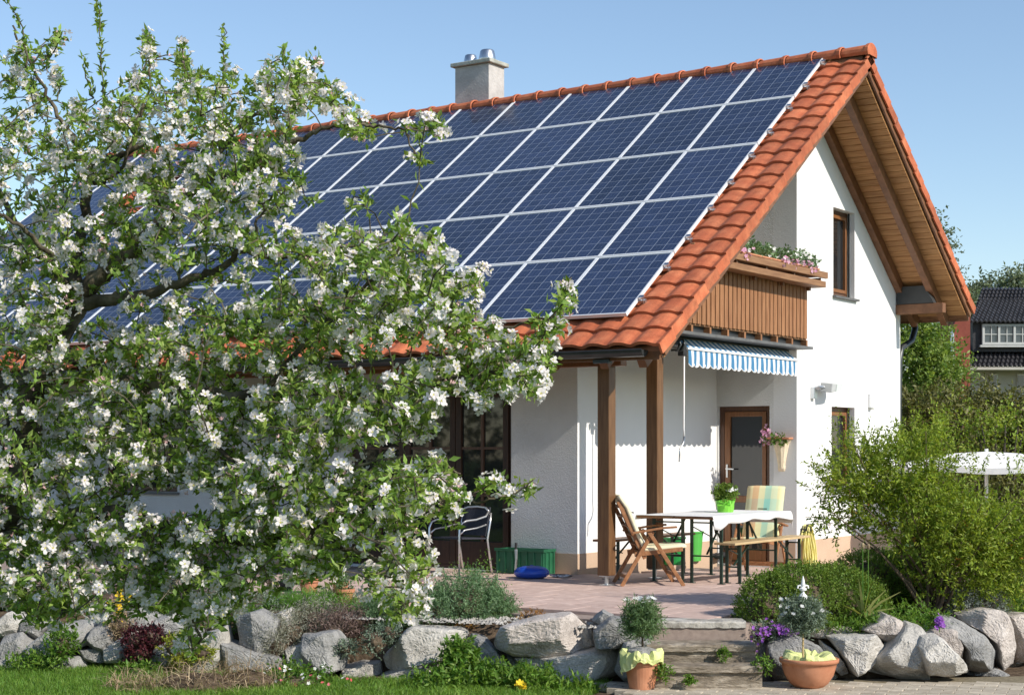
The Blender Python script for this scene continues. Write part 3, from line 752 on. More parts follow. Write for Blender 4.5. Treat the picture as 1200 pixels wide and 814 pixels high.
dp = MB().tube([(-.05, gr.y+.045, gr.z-.06),(-.05, gr.y+.04, gr.z-.18),(-.05, gr.y-.10, gr.z-.36),(-.05, YB+.16, gr.z-.50),(-.05, YB+.08, gr.z-.72),(-.05, YB+.07, gr.z-1.2),(-.05, YB+.07, -.3)], .05, 12)
obj('downpipe', dp, M['gutter'], house, smooth=True)
for bx in (.15, -.5, -1.15, -1.8): obj('gutter_bracket', MB().box((bx-.1, ge.y+.03, ge.z-.085),(bx+.1, ge.y+.10, ge.z-.045)), M['gutter'], house)

# chimney -------------------------------------------------------------------
c0, c1, d0, d1 = -6.012, -5.362, .16, .585
ch = obj('chimney', MB().box((c0,d0,5.9),(c1,d1,7.50)), M['chim'], house, bevel=.01)
obj('chimney_cap', MB().box((c0-.055,d0-.055,7.502),(c1+.055,d1+.055,7.565)), M['chim_cap'], ch, bevel=.012)
for px, sc in ((-5.86,.85),(-5.54,1.05)):
    obj('chimney_pot', MB().lathe((px,.37,7.567), [(.135*sc,0),(.125*sc,.06*sc),(.105*sc,.165*sc),(.09*sc,.18*sc),(.08*sc,.18*sc),(.08*sc,.05)], 20), M['zinc'], ch, smooth=True)

# balcony --------------------------------------------------------------------
bal = obj('balcony', MB().box((-RD+.001, YP-.05, 2.89), (.085, YC-.005, 3.02)), M['dark_metal_and_gap'], house)  # slab face toned dark to stand for the shaded gap under the slats
obj('ledge', MB().box((.0865, YP-.1, 2.84), (.25, -.34, 2.875)).box((-RD+.01, YP-.1, 2.842),(.0855, YC-.02, 2.873)), M['ledge'], bal)
for k in range(8):
    y = YC - .05 - k*.47; obj('joist_end', MB().box((.087,y-.022,2.877),(.17,y+.022,2.965)), M['wood_slat'], bal)
obj('bottom_rail', MB().box((.09,YP-.05,2.967),(.137,YC+.0,2.990)), M['wood_rail'], bal)
obj('bottom_rail', MB().box((.10,YP-.05,3.55),(.135,YC+.0,3.61)), M['wood_rail'], bal)
src = None
for k in range(31):
    y = YC - .02 - k*.118
    if src is None:
        src = obj('slat', MB().box((-.012,-.047,-.35),(.012,.047,.35)), M['wood_slat'], bal, bevel=.004, loc=(0,0,0)); src.location = Vector((.150,y-.05,3.335)) - world_off(bal)
    else:
        o = inst(src, 'slat', (.150, y-.05, 3.335 + rng.uniform(-.004,.004)), (0, 0, 0), bal)
        bm = o.modifiers.new('bevel', 'BEVEL'); bm.width = .004; bm.segments = 2
for z0, z1, xx in ((3.665,3.745,.40),(3.78,3.865,.43)):
    obj('hand_rail', MB().box((xx-(.20 if xx < .42 else .045),YP-.1,z0),(xx,-.26,z1)), M['wood_rail'], bal, bevel=.006)
for k in range(5): 
    y = -.42 - k*.83; obj('rail_support', MB().box((.20,y-.03,3.62),(.24,y+.03,3.664)).box((.24,y-.02,3.746),(.39,y+.02,3.779)), M['wood_beam'], bal)

# ================================================================== THINGS ON THE HOUSE
# awning ---------------------------------------------------------------------
AY0, AY1 = -3.65, -.55
aw = thing('awning', 'blue and white striped awning rolled in below the balcony', 'awning', (0, AY0, 2.5))
obj('cassette', MB().box((-.16,AY0-.06,2.735),(-.02,AY1+.05,2.835)), M['dark_metal_and_gap'], aw, bevel=.01)
nst = 44; mb = MB()
for i in range(2): pass
mb.add([(-.03,AY0,2.82),(.105,AY0,2.708),(.105,AY1,2.708),(-.03,AY1,2.82),(-.03,AY0,2.815),(.105,AY0,2.703),(.105,AY1,2.703),(-.03,AY1,2.815)],
       [(0,1,2,3),(7,6,5,4),(0,4,5,1),(1,5,6,2),(2,6,7,3),(3,7,4,0)])
obj('canopy', mb, M['awning'], aw)
obj('front_bar', MB().box((.095,AY0-.03,2.675),(.135,AY1+.03,2.702)), M['alu'], aw, bevel=.006)
mb = MB(); vs = []; nS = 22; per = 8; zt = 2.676
for i in range(nS*per + 1):
    y = AY0 + (AY1-AY0)*i/(nS*per); ph = (i % per)/per; wob = .010*math.sin(i*.39) 
    zb_ = zt - .165 - .035*abs(math.sin(math.pi*ph))**.8
    vs += [(.118, y, zt), (.122 + wob*.5, y, zt - .09), (.120 + wob, y, zb_)]
fs = []
for i in range(nS*per):
    for j in range(2): a = i*3 + j; fs.append((a, a+3, a+4, a+1))
mb.add(vs, fs); obj('valance', mb, M['awning'], aw, recalc=False)
tr = MB(); tr.tube([(v[0]+.001, v[1], v[2]) for v in vs[2::3]], .006, 5); obj('valance_trim', tr, M['white_paint'], aw)
for k in range(2):
    y = AY0 - .10 - k*.10
    obj('bracket', MB().tube([(-.02,y,2.80),(.10,y,2.79),(.13,y-.01,2.72),(.10,y-.03,2.66),(.02,y-.03,2.66)], .014, 8), M['gutter'], aw, smooth=True)
obj('gearbox', MB().box((.03,AY0-.10,2.60),(.11,AY0-.02,2.74)), M['black'], aw, bevel=.008)
cy = AY0 - .02
obj('crank_rod', MB().tube([(.09,cy-.03,2.60),(.085,cy-.03,1.75),(.085,cy-.02,1.66)], .010, 8), M['white_paint'], aw, smooth=True)
obj('crank_handle', MB().tube([(.085,cy-.02,1.66),(.09,cy-.05,1.58),(.09,cy-.14,1.50),(.09,cy-.15,1.36)], .010, 8), M['zinc'], aw, smooth=True)

# flower box on the balcony rail --------------------------------------------------
fb = thing('flower_box', 'long terracotta flower box with pale blooms on the balcony rail', 'flower box', (.30, -1.6, 3.787))
FY0, FY1 = -3.6, -.45
mb = MB(); mb.box((.19,FY0,3.787),(.375,FY1,3.88)); mb.box((.175,FY0-.01,3.88),(.392,FY1+.01,3.902)); obj('trough', mb, M['terracotta'], fb, bevel=.005)
bl = [((.28, y, 3.955), (.10, .14, .075), 1) for y in np.linspace(FY0+.2, FY1-.1, 12)]
sprig_mesh('leaves', M['rosemary'], fb, 5, bl, 420, .10, 7, .05, .03, upb=.8, shell=.1)
r0 = np.random.default_rng(6); p = np.stack([r0.uniform(.17,.43,120), r0.uniform(FY0,FY1,120), r0.uniform(3.91,4.06,120)], 1)
V, F = flower_geo(r0, p, r0.normal(size=(120,3))+np.array([.6,-.4,.6]), .028); npmesh('white_blooms', V[:80*25], F[:80*5], M['petal_white'], fb, kind='stuff')
npmesh('rose_blooms', V[80*25:], F[80*5:] , M['petal_rose'], fb, kind='stuff') if False else None
V2, F2 = flower_geo(r0, np.stack([r0.uniform(.33,.47,70), np.concatenate([r0.uniform(-2.9,-2.6,25), r0.uniform(-1.75,-1.2,25), r0.uniform(-1.1,-.7,20)]), r0.uniform(3.80,3.95,70)],1), r0.normal(size=(70,3))+np.array([1,-.6,.3]), .03); npmesh('rose_blooms', V2, F2, M['petal_rose'], fb, kind='stuff')

# floodlight and sensor ------------------------------------------------------------
fl = thing('floodlight', 'small white floodlight on the sunny gable wall', 'lamp', (0, .2, 2.3))
obj('mount', MB().box((.001,.14,2.20),(.06,.24,2.36)), M['zinc'], fl, bevel=.006)
obj('arm', MB().tube([(.04,.19,2.34),(.10,.2,2.36),(.13,.30,2.36)], .022, 8), M['zinc'], fl)
mb = MB(); q = [Vector((.08,.27,2.30)),Vector((.08,.60,2.34)),Vector((.08,.66,2.43)),Vector((.08,.30,2.43))]
hd = [p + Vector((0,0,0)) for p in q] + [p + Vector((.17,.02,-.02)) for p in q]
mb.add(hd, [(3,2,1,0),(4,5,6,7),(0,1,5,4),(1,2,6,5),(2,3,7,6),(3,0,4,7)]); hdo = obj('housing', mb, M['grey_paint'], fl, bevel=.012)
obj('lens', MB().add([(.252,.42,2.30),(.252,.60,2.325),(.252,.645,2.40),(.252,.45,2.40),(.258,.42,2.30),(.258,.60,2.325),(.258,.645,2.40),(.258,.45,2.40)],[(3,2,1,0),(4,5,6,7),(0,1,5,4),(1,2,6,5),(2,3,7,6),(3,0,4,7)]) or MB(), M['lens'], fl) if False else None
lm = MB(); lm.add([(.252,.42,2.30),(.252,.60,2.325),(.252,.645,2.40),(.252,.45,2.40),(.258,.42,2.30),(.258,.60,2.325),(.258,.645,2.40),(.258,.45,2.40)],[(3,2,1,0),(4,5,6,7),(0,1,5,4),(1,2,6,5),(2,3,7,6),(3,0,4,7)]); obj('lens', lm, M['lens'], fl)
ws = thing('weather_sensor', 'slim white sensor case on the gable wall', 'sensor', (0, 2.28, 2.13))
obj('case', MB().box((.001,2.22,2.12),(.05,2.34,2.33)), M['white_paint'], ws, bevel=.012); obj('cap', MB().box((.001,2.22,2.095),(.055,2.32,2.119)), M['chim_cap'], ws, bevel=.004)

# wall vase by the terrace door ----------------------------------------------------
vx, vy = -.215, YC - .004
va = thing('wall_vase', 'cream cone shaped wall vase with purple blooms beside the terrace door', 'vase', (vx, vy, 1.22))
mb = MB(); vs = []; fs = []; prof = [(.045,1.21,.02),(.055,1.25,.045),(.05,1.29,.05),(.065,1.38,.065),(.085,1.48,.085),(.11,1.58,.11),(.135,1.625,.13),(.15,1.64,.14)]; n = 12
for r, z, d in prof:
    for k in range(n+1): a = math.pi*k/n; fl_ = 1 + .06*(k % 2); vs.append((vx + r*fl_*math.cos(a), vy - d*fl_*math.sin(a), z))
for i in range(len(prof)-1):
    for k in range(n): a = i*(n+1)+k; fs.append((a, a+1, a+n+2, a+n+1))
fs.append(tuple(range(n+1))); fs.append(tuple((len(prof)-1)*(n+1)+k for k in range(n+1))); mb.add(vs, fs)
obj('cone', mb, M['rope'], va); obj('rim', MB().box((vx-.16,vy-.15,1.641),(vx+.17,vy,1.668)), M['terracotta'], va, bevel=.01)
sprig_mesh('leaves', M['perennial'], va, 8, [((vx-.05,vy-.10,1.63),(.15,.07,.06),1)], 40, .07, 6, .05, .025, shell=.2)
r0 = np.random.default_rng(9); p = np.array([vx-.16,vy-.12,1.68]) + r0.normal(size=(34,3))*np.array([.06,.04,.06])
V, F = flower_geo(r0, p, r0.normal(size=(34,3))+np.array([.3,-1,.3]), .032); npmesh('blooms', V, F, M['petal_rose'], va, kind='stuff')

# photovoltaic array -----------------------------------------------------------------
arr = thing('solar_array', 'large blue solar panel array covering the orange tiled roof', 'solar panels', (.3, -4, 3.2))
PW, PH = 1.0, 1.344; X0, S0 = .307, -.024
fsrc = gsrc = psrc = None
def frame_geo():
    mb = MB(); w, h, t, q = .994, 1.322, .04, .0185
    for a, b in (((-w/2,-h/2),(-w/2+q,h/2)),((w/2-q,-h/2),(w/2,h/2)),((-w/2+q,-h/2),(w/2-q,-h/2+q)),((-w/2+q,h/2-q),(w/2-q,h/2))): mb.box((a[0],a[1],-t),(b[0],b[1],0))
    return mb
for i in range(14):
    for j in range(5):
        if i == 11 and j == 1: continue
        c = rs(X0 - (i+.5)*PW, S0 + (j+.5)*PH, 0, -1)
        if fsrc is None:
            fsrc = obj('solar_panel', frame_geo(), M['alu'], arr, loc=(0,0,0), bevel=0); fsrc.location = c - world_off(arr); fsrc.rotation_euler = (ANG, 0, 0); o = fsrc
            gsrc = obj('glass', MB().box((0,0,0),(.956,1.284,.02)), M['pv'], loc=(0,0,0)); gsrc.parent = o; gsrc.location = (-.478,-.642,-.027); k = gsrc
        else:
            o = inst(fsrc, 'solar_panel', c, (ANG,0,0), arr); k = bpy.data.objects.new('glass', gsrc.data); COL.objects.link(k); k.parent = o; k.location = (-.478,-.642,-.027)
# mounting rails and their end clamps at the verge
rsrc = None
for j in range(5):
    for t in (.22, .74):
        s = S0 + (j + t)*PH
        a = rs(X0 + .07, s, -.060, -1); b = rs(XL + .3, s, -.060, -1)
        ro = obj('mounting_rail', MB().bar(a, b, .04, .036, up=(0,-SA,CA)), M['zinc'], arr)
        hk = MB(); p = rs(X0+.035, s, -.02, -1); hk.bar(rs(X0+.006, s, -.008, -1), rs(X0+.06, s, -.008, -1), .05, .03, up=(0,-SA,CA))
        hk.bar(rs(X0+.05, s+.01, -.03, -1), rs(X0+.055, s+.03, -.125, -1), .03, .012, up=(1,0,0)); hk.bar(rs(X0+.055, s+.02, -.118, -1), rs(X0+.055, s+.16, -.098, -1), .03, .010, up=(0,-SA,CA))
        obj('clamp', hk, M['zinc'], arr)

# ================================================================== TERRACE FURNITURE
class Fr:
    """local frame: f forward, s sideways (left), z up"""
    def __init__(self, base, fwd): self.b = Vector(base); self.f = Vector((fwd[0], fwd[1], 0)).normalized(); self.s = Vector((-self.f.y, self.f.x, 0))
    def __call__(self, f, s, z): return self.b + self.f*f + self.s*s + Vector((0,0,z))
def cushion(T, pts, w, th, m, name, parent, puff=.5):
    """upholstered strip along a side-view polyline (f,z), with UVs: u across, v along"""
    n = len(pts); nw = 9; vs = []; fs = []; uv = []
    ln = [0]
    for i in range(1, n): ln.append(ln[-1] + math.hypot(pts[i][0]-pts[i-1][0], pts[i][1]-pts[i-1][1]))
    for side in (0, 1):
        for i in range(n):
            a = pts[max(i-1,0)]; b = pts[min(i+1,n-1)]; dx, dz = b[0]-a[0], b[1]-a[1]; l = math.hypot(dx, dz); nx_, nz = -dz/l, dx/l
            for k in range(nw):
                t = k/(nw-1); e = math.sin(math.pi*min(max(t,.04),.96))**.35 * (math.sin(math.pi*min(max(i/(n-1),.06),.94))**.35)
                o = th*(.25 + .75*e*(1 - .15*math.cos(2*math.pi*t*2)))
                o = o if side == 0 else 0
                vs.append(T(pts[i][0] + nx_*o, (t-.5)*w, pts[i][1] + nz*o)); uv.append((t, ln[i]/ln[-1]))
    for side in (0, 1):
        for i in range(n-1):
            for k in range(nw-1):
                a = side*n*nw + i*nw + k; q = (a, a+1, a+1+nw, a+nw); fs.append(q if side else q[::-1])
    N2 = n*nw
    for i in range(n-1):
        for k in (0, nw-1): a = i*nw + k; fs.append((a, a+nw, a+nw+N2, a+N2))
    for k in range(nw-1):
        for i in (0, n-1): a = i*nw + k; fs.append((a, a+1, a+1+N2, a+N2))
    mb = MB(); mb.add(vs, fs); o = obj(name, mb, m, parent, smooth=True)
    ul = o.data.uv_layers.new(name='uv')
    for lp in o.data.loops: ul.data[lp.index].uv = uv[lp.vertex_index]
    return o
def recliner(label, base, fwd, cm, hi=1.04, seatpad=True):
    r = thing('folding_armchair', label, 'chair', base); T = Fr(base, fwd); W = .27
    for sd in (-1, 1):
        s = sd*W; wv = T.s
        obj('leg', MB().bar(T(-.33,s,0), T(.02,s,.60), .022, .042, up=T.f), M['teak'], r, bevel=.004)
        obj('leg', MB().bar(T(.36,s+sd*.024,0), T(-.04,s+sd*.024,.61), .022, .042, up=T.f), M['teak'], r, bevel=.004)
        ar = MB(); P = [(-.22,.585),(-.05,.612),(.12,.640),(.28,.650)]
        for a, b in zip(P[:-1], P[1:]): ar.bar(T(a[0],s+sd*.03,a[1]), T(b[0],s+sd*.03,b[1]), .055, .022)
        obj('armrest', ar, M['teak'], r, bevel=.005)
        obj('back_rail', MB().bar(T(-.06,s-sd*.05,.30), T(-.36,s-sd*.05,hi), .022, .045, up=T.f), M['teak'], r, bevel=.004)
        obj('seat_rail', MB().bar(T(-.18,s-sd*.035,.345), T(.36,s-sd*.035,.405), .022, .05), M['teak'], r, bevel=.004)
    for k in range(6):
        f = -.08 + k*.078; obj('seat_slat', MB().bar(T(f,-W+.03,.375+f*.11), T(f,W-.03,.375+f*.11), .05, .014), M['teak'], r)
    for k in range(5):
        t = .25 + k*.165; f = -.06 - .30*t; z = .30 + (hi-.30)*t; obj('back_slat', MB().bar(T(f,-W+.06,z), T(f,W-.06,z), .014, .05, up=(-T.f.x*.9, -T.f.y*.9, -.35)), M['teak'], r)
    for z, f in ((.10,-.27),(.12,.285)): obj('stretcher', MB().bar(T(f,-W,z), T(f,W,z), .02, .036), M['teak'], r)
    pts = [(.40,.42),(.30,.412),(.15,.397),(.0,.38),(-.07,.38),(-.105,.44),(-.16,.56),(-.22,.71),(-.28,.86),(-.345,hi+.02),(-.365,hi+.05)][::-1]
    pts = [(f, z) for f, z in pts]
    c = cushion(T, pts, .49, .065, cm, 'cushion', r)
    bt = MB()
    for f, z in ((-.205,.80),): bt.bar(T(f+.045,-.06,z), T(f+.045,.06,z), .012, .012)
    obj('button_strap', bt, M['black'], r)
    return r
b1 = gp(758, 684.0); recliner('folding wooden armchair with pale cushion between the two posts', b1, RT*.995 + FW*.10, M['pale_cushion'], hi=.93)
recliner('folding wooden armchair with plaid cushion at the far table end', (.10, -1.70, terz(-1.7)), (.16, -1.0), M['plaid'], hi=1.02)

# beer tables and benches ---------------------------------------------------------------
def trestle(r, x0, x1, y0, y1, top, inset, zf):
    """steel folding legs: U frames with feet, struts to the top"""
    xm = (x0+x1)/2; th = .028
    for ye, sgn in ((y0+inset, 1), (y1-inset, -1)):
        for sx in (x0+.05, x1-.05):
            z0 = zf(ye); leg = obj('leg', MB().bar((sx,ye,z0+.006),(sx,ye,top), .034, .020, up=(0,1,0)), M['steel_green'], r)
            obj('foot', MB().box((sx-.04,ye-.025,z0),(sx+.04,ye+.025,z0+.008)), M['steel_green'], leg)
        obj('cross_bar', MB().bar((x0+.067,ye,top*.42),(x1-.067,ye,top*.42), .026, .016), M['steel_green'], r)
        obj('cross_bar', MB().bar((x0+.067,ye,top-.05),(x1-.067,ye,top-.05), .026, .016), M['steel_green'], r)
        obj('strut', MB().bar((xm,ye+.012*sgn,top*.42+.02),(xm,ye+sgn*.42,top-.008), .022, .010), M['steel_green'], r)
        obj('strut', MB().bar((x0+.075,ye,top*.86),(xm,ye+sgn*.24,top*.66), .014, .010), M['steel_green'], r)
TY0, TY1 = -4.62, -2.55
for nm, x0, x1, lb in (('t', -.03, .44, 'folding table nearer the wall under the white cloth'), ('t', .455, .925, 'folding table beside the wooden bench under the white cloth')):
    t = thing('folding_table', lb, 'table', ((x0+x1)/2, (TY0+TY1)/2, -.02), 'folding tables under the white cloth')
    obj('table_top', MB().box((x0,TY0,.732),(x1,TY1,.760)), M['table_wood'], t, bevel=.004); trestle(t, x0, x1, TY0, TY1, .731, .32, terz)
def bench(lb, x0, x1, y0, y1, top, m):
    t = thing('bench', lb, 'bench', ((x0+x1)/2, (y0+y1)/2, -.03), 'benches along the folding tables')
    obj('seat', MB().box((x0,y0,top-.026),(x1,y1,top)), m, t, bevel=.004); trestle(t, x0, x1, y0, y1, top-.027, .22, terz)
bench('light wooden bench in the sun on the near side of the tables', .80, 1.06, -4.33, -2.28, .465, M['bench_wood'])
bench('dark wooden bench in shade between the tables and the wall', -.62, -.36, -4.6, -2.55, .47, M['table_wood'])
# table cloth: over both tops, hanging along the bench side and the far end
mb = MB(); vs = []; fs = []; NY = 60
secs = [(-.045,0,-.05),(-.041,0,-.02),(-.034,0,0)] + [(x,0,0) for x in np.linspace(-.02,.915,24)] + [(.931,0,0),(.940,.012,-.018),(.944,.30,0),(.946,.62,0),(.948,1.0,0)]
for x, dr, dzc in secs:
    for j in range(NY+1):
        y = TY0 - .006 + (TY1 + .13 - TY0)*j/NY; z = .7640 + dzc + .0009*math.sin(x*21)*math.sin(y*8); X = x; Y = y
        hang = .082 + .016*math.sin(y*2.6 + 1.1) + .010*math.sin(y*9.0) + .10*max(0.0, 1 - abs(y - TY0 - .10)/.22)*.6
        if dr > 0: z -= dr*hang; X += (.018*math.sin(y*11) + .012)*dr
        o = y - (TY1 + .006)
        if o > 0: Y = TY1 + .008 + .012*math.sin(x*12); z -= o*1.2
        vs.append((X, Y, z))
for i in range(len(secs)-1):
    for j in range(NY): q = i*(NY+1) + j; fs.append((q, q+NY+1, q+NY+2, q+1))
mb.add(vs, fs); o = obj('tablecloth', mb, M['white_cloth'], smooth=True, loc=(.45,-3.6,.76)); tag(o, 'white cloth spread over the two folding tables', 'tablecloth')
sm = o.modifiers.new('thick', 'SOLIDIFY'); sm.thickness = .002; sm.offset = 1

# green wrapped plant on the table -------------------------------------------------------
pb = np.array([.45, -3.35, .766])
pt = thing('wrapped_plant', 'leafy plant in a bright green wrapped pot on the white table', 'plant', pb)
mb = MB(); n = 16; vs = []; prof = [(.092,0),(.100,.05),(.108,.10),(.122,.145),(.10,.135)]
for r, z in prof:
    for k in range(n):
        a = 2*math.pi*k/n; q = r*(1 + (.10 if k % 4 == 2 else 0) + .04*math.sin(5*a+z*40)); vs.append((pb[0]+q*math.cos(a+.4), pb[1]+q*math.sin(a+.4), pb[2]+z+ (.012*math.sin(3*a) if z > .1 else 0)))
fs = [(i*n+k, i*n+(k+1)%n, (i+1)*n+(k+1)%n, (i+1)*n+k) for i in range(len(prof)-1) for k in range(n)]; fs.append(tuple(range(n-1,-1,-1))); fs.append(tuple((len(prof)-1)*n+k for k in range(n)))
mb.add(vs, fs); obj('wrapping', mb, M['wrap_green'], pt)
bw_ = MB()
for s in (-1, 1): bw_.tube([pb+np.array([.06,-.10,.10]), pb+np.array([.06+s*.07,-.14,.13]), pb+np.array([.06+s*.09,-.15,.08]), pb+np.array([.06,-.105,.095])], .010, 6)
obj('bow', bw_, M['wrap_green'], pt)
sprig_mesh('leaves', M['box_leaf'], pt, 12, [((pb[0],pb[1],pb[2]+.21),(.13,.13,.09),1)], 190, .07, 8, .035, .018, shell=.15, upb=.9)
r0 = np.random.default_rng(3); p = pb + np.array([.10,-.05,.27]) + r0.normal(size=(7,3))*.02
V, F = flower_geo(r0, p, r0.normal(size=(7,3))+np.array([.5,-.6,.7]), .03); npmesh('blooms', V, F, M['petal_white'], pt, kind='stuff')

# buckets, crate, cushion ----------------------------------------------------------------
def bucket(lb, c, r, h, m):
    b = thing('bucket', lb, 'bucket', c); obj('tub', MB().lathe(c, [(r*.8,0),(r,h-.02),(r*1.08,h-.02),(r*1.08,h),(r*.94,h),(r*.75,.02)], 24), m, b, smooth=False)
    obj('handle', MB().tube([(c[0]+r*1.05*math.cos(a), c[1]+.02, c[2]+h-.02-.10*math.sin(a)) for a in np.linspace(0, math.pi, 9)], .006, 6), M['black'], b); return b
c = gp(789, 661); bucket('dark green bucket under the table behind the post', c, .155, .36, M['bucket_green'])
c = gp(811, 656.5); bucket('light green bucket under the table beside the dark one', c, .15, .40, M['bucket_lime'])
c = gp(828, 654); sh = thing('shoe_pile', 'small pile of dark shoes on the floor under the table', 'shoes', c)
for k in range(4):
    p = c + np.array([.16*(k-1.5)*.8, .05*(k%2), .0]); s = MB(); s.tube([p+np.array([-.02,-.12,.03]), p+np.array([0,-.03,.045]), p+np.array([0,.06,.05]), p+np.array([.01,.13,.05])], [.03,.045,.04,.038], 8); obj('shoe', s, M['black'], sh, smooth=True)
c0_ = gp(600.5, 670.5); cr = thing('crate', 'dark green plastic crate against the grey house pier', 'crate', (-1.72, -4.15, 0))
mb = MB(); x0, x1, y0, y1, h = -2.19, -1.50, -4.28, -4.02, .30
mb.box((x0,y0,.002),(x1,y0+.015,h)); mb.box((x0,y1-.015,.002),(x1,y1,h)); mb.box((x0,y0+.0155,.002),(x0+.015,y1-.0155,h)); mb.box((x1-.015,y0+.0155,.002),(x1,y1-.0155,h)); mb.box((x0+.0155,y0+.0155,.002),(x1-.0155,y1-.0155,.015))
obj('body', mb, M['crate_green'], cr, bevel=.004)
rb = MB()
for k in range(7): x = x0 + .03 + k*(x1-x0-.06)/6; rb.box((x-.012,y0-.012,.02),(x+.012,y0-.0005,h-.03))
for k in range(3): y = y0 + .04 + k*(y1-y0-.08)/2; rb.box((x1+.0005,y-.012,.02),(x1+.012,y+.012,h-.03))
obj('rib', rb, M['crate_green'], cr); rm = MB(); rm.box((x0-.015,y0-.015,h-.0295),(x1+.015,y0-.001,h+.006)); rm.box((x1+.001,y0-.001,h-.0295),(x1+.015,y1,h+.006)); obj('rim', rm, M['crate_green'], cr, bevel=.003)
obj('lid', MB().box((x0+.02,y0+.02,h-.05),(x1-.02,y1-.02,h-.03)), M['crate_green'], cr)
tw = MB(); tw.tube([(-1.86,-4.33,.30),(-1.85,-4.34,.18),(-1.86,-4.34,.05)], [.02,.014,.014], 8); to = thing('hand_shovel', 'small metal hand shovel leaning against the green crate', 'tool', (-1.86,-4.34,0)); obj('blade', tw, M['zinc'], to); obj('grip', MB().tube([(-1.86,-4.335,.302),(-1.862,-4.325,.38)], .016, 8), M['black'], to)
c = gp(623, 677); bc = np.array([c[0], c[1], 0]); bs = thing('garden_cushion', 'round flat blue plastic cushion lying before the green crate', 'cushion', bc)
obj('body', MB().lathe(bc, [(.10,.001),(.17,.012),(.21,.05),(.205,.085),(.17,.12),(.10,.14),(.02,.146)], 28), M['blue_plastic'], bs, smooth=True); obj('valve', MB().lathe(bc, [(.02,.147),(.02,.153),(.012,.154)], 10), M['blue_plastic'], bs)
c = gp(655, 676); wc = thing('chain_heap', 'little heap of pale chain on the paving beside the crate', 'chain', c); ck = MB(); r1 = random.Random(5); pts = [c + np.array([r1.uniform(-.12,.14), r1.uniform(-.08,.08), .012 + .02*r1.random()]) for _ in range(16)]; ck.tube(pts, .010, 6); obj('chain', ck, M['cord'], wc, smooth=True)

# aluminium armchair --------------------------------------------------------------------
ab = np.array([-2.42, -4.72, 0.0]); al = thing('metal_armchair', 'tubular aluminium armchair with dark woven seat by the glazed doors', 'chair', ab); T = Fr(ab, -RT*.72 - FW*.70)
for s in (-1, 1):
    w = .27*s
    obj('frame_tube', MB().tube([T(.25,w,.0),(T(.25,w,.40)),T(.245,w,.56),T(.21,w,.63),T(.14,w,.655),T(-.02,w,.665),T(-.18,w,.70),T(-.25,w*.92,.76)], .0125, 10), M['alu_chair'], al, smooth=True)
    obj('frame_tube', MB().tube([T(.23,w*.97,.50),T(.16,w*.97,.545),T(-.04,w*.97,.565),T(-.20,w*.95,.60)], .010, 8), M['alu_chair'], al, smooth=True)
    obj('leg', MB().tube([T(-.30,w*.95,.0),T(-.22,w*.95,.42),T(-.27,w*.93,.62),T(-.29,w*.9,.74)], .0125, 10), M['alu_chair'], al, smooth=True)
obj('frame_tube', MB().tube([T(-.25,-.245,.76),T(-.285,-.16,.80),T(-.295,0,.81),T(-.285,.16,.80),T(-.25,.245,.76)], .0125, 10), M['alu_chair'], al, smooth=True)
mb = MB(); mb.bar(T(-.22,0,.432), T(.23,0,.445), .48, .02); obj('seat', mb, M['weave'], al, bevel=.006)
mb = MB(); vs = []; fs = []
for i in range(8):
    for k in range(9):
        t = i/7; u = (k/8 - .5); vs.append(T(-.225 - .075*t - .05*(1-(2*u)**2), u*.47, .46 + .345*t))
for i in range(7):
    for k in range(8): a = i*9+k; fs.append((a, a+1, a+10, a+9))
mb.add(vs, fs); o = obj('backrest', mb, M['weave'], al); q = o.modifiers.new('thick', 'SOLIDIFY'); q.thickness = .015

# garden hose on the gable corner -----------------------------------------------------------
hz = thing('garden_hose', 'yellow garden hose hanging in loops at the gable corner', 'hose', (.12, -.1, terz(0)))
hm = MB(); r1 = random.Random(8)
for k in range(9):
    sp = .05 + .028*k; pts = []
    for i in range(25):
        a = 2*math.pi*i/24; pts.append((.035 + .02*(k % 4) + .01*math.sin(a*2+k), -.12 + sp*math.sin(a)*(1 - .45*math.cos(a))*.75 + .10*(1-math.cos(a))*.5 , .22 + .27*math.cos(a)*(1 + .02*k) - .03*k*.2))
    hm.tube(pts, .011, 6)
hm.tube([(.06,.12,.0),(.16,.2,-.08),(.3,.3,-.098),(.42,.5,-.105)], .011, 6)
obj('coils', hm, M['hose'], hz, smooth=True)
obj('holder', MB().box((.006,-.20,.40),(.09,-.02,.435)).box((.088,-.2,.40),(.098,-.02,.50)), M['black'], hz)
obj('nozzle', MB().tube([(.42,.5,-.095),(.5,.56,-.085),(.56,.6,-.085)], [.018,.016,.024], 8), M['black'], hz)

# ================================================================== STEPS, STONE WALLS
st = thing('stone_steps', 'three weathered stone steps leading up to the terrace', 'steps', vf(1.62, 14.3, -.5))
def stepblock(la0, la1, de, z0, z1, m, depth=.45, seed=0):
    r = random.Random(seed); nx, nz = 22, 4; vs = []; fs = []
    prof = [(depth, z0), (.034, z0), (.030, z1-.062), (.002, z1-.054), (0, z1-.014), (.012, z1), (depth*.5, z1+.001), (depth, z1)]
    k = len(prof)
    for i in range(nx+1):
        la = la0 + (la1-la0)*i/nx
        for q, (dd, z) in enumerate(prof):
            j = .0025 if 0 < q < 7 else 0; vs.append(vf(la + (r.uniform(-.01,.01) if 0 < i < nx else 0), de + dd + r.uniform(-j, j), z + (r.uniform(-.006,.004) if q in (3,4,5) else 0)))
    for i in range(nx):
        for q in range(k-1): a = i*k+q; fs.append((a, a+1, a+1+k, a+k))
    fs.append(tuple(range(k))); fs.append(tuple(nx*k+q for q in range(k)))
    mb = MB(); mb.add(vs, fs); return obj('step', mb, m, st)
stepblock(1.20, 2.05, 14.50, -.6, -.004, M['step'], .30, 1)
stepblock(1.15, 2.08, 14.12, -.6, -.166, M['step_brown'], .378, 2)
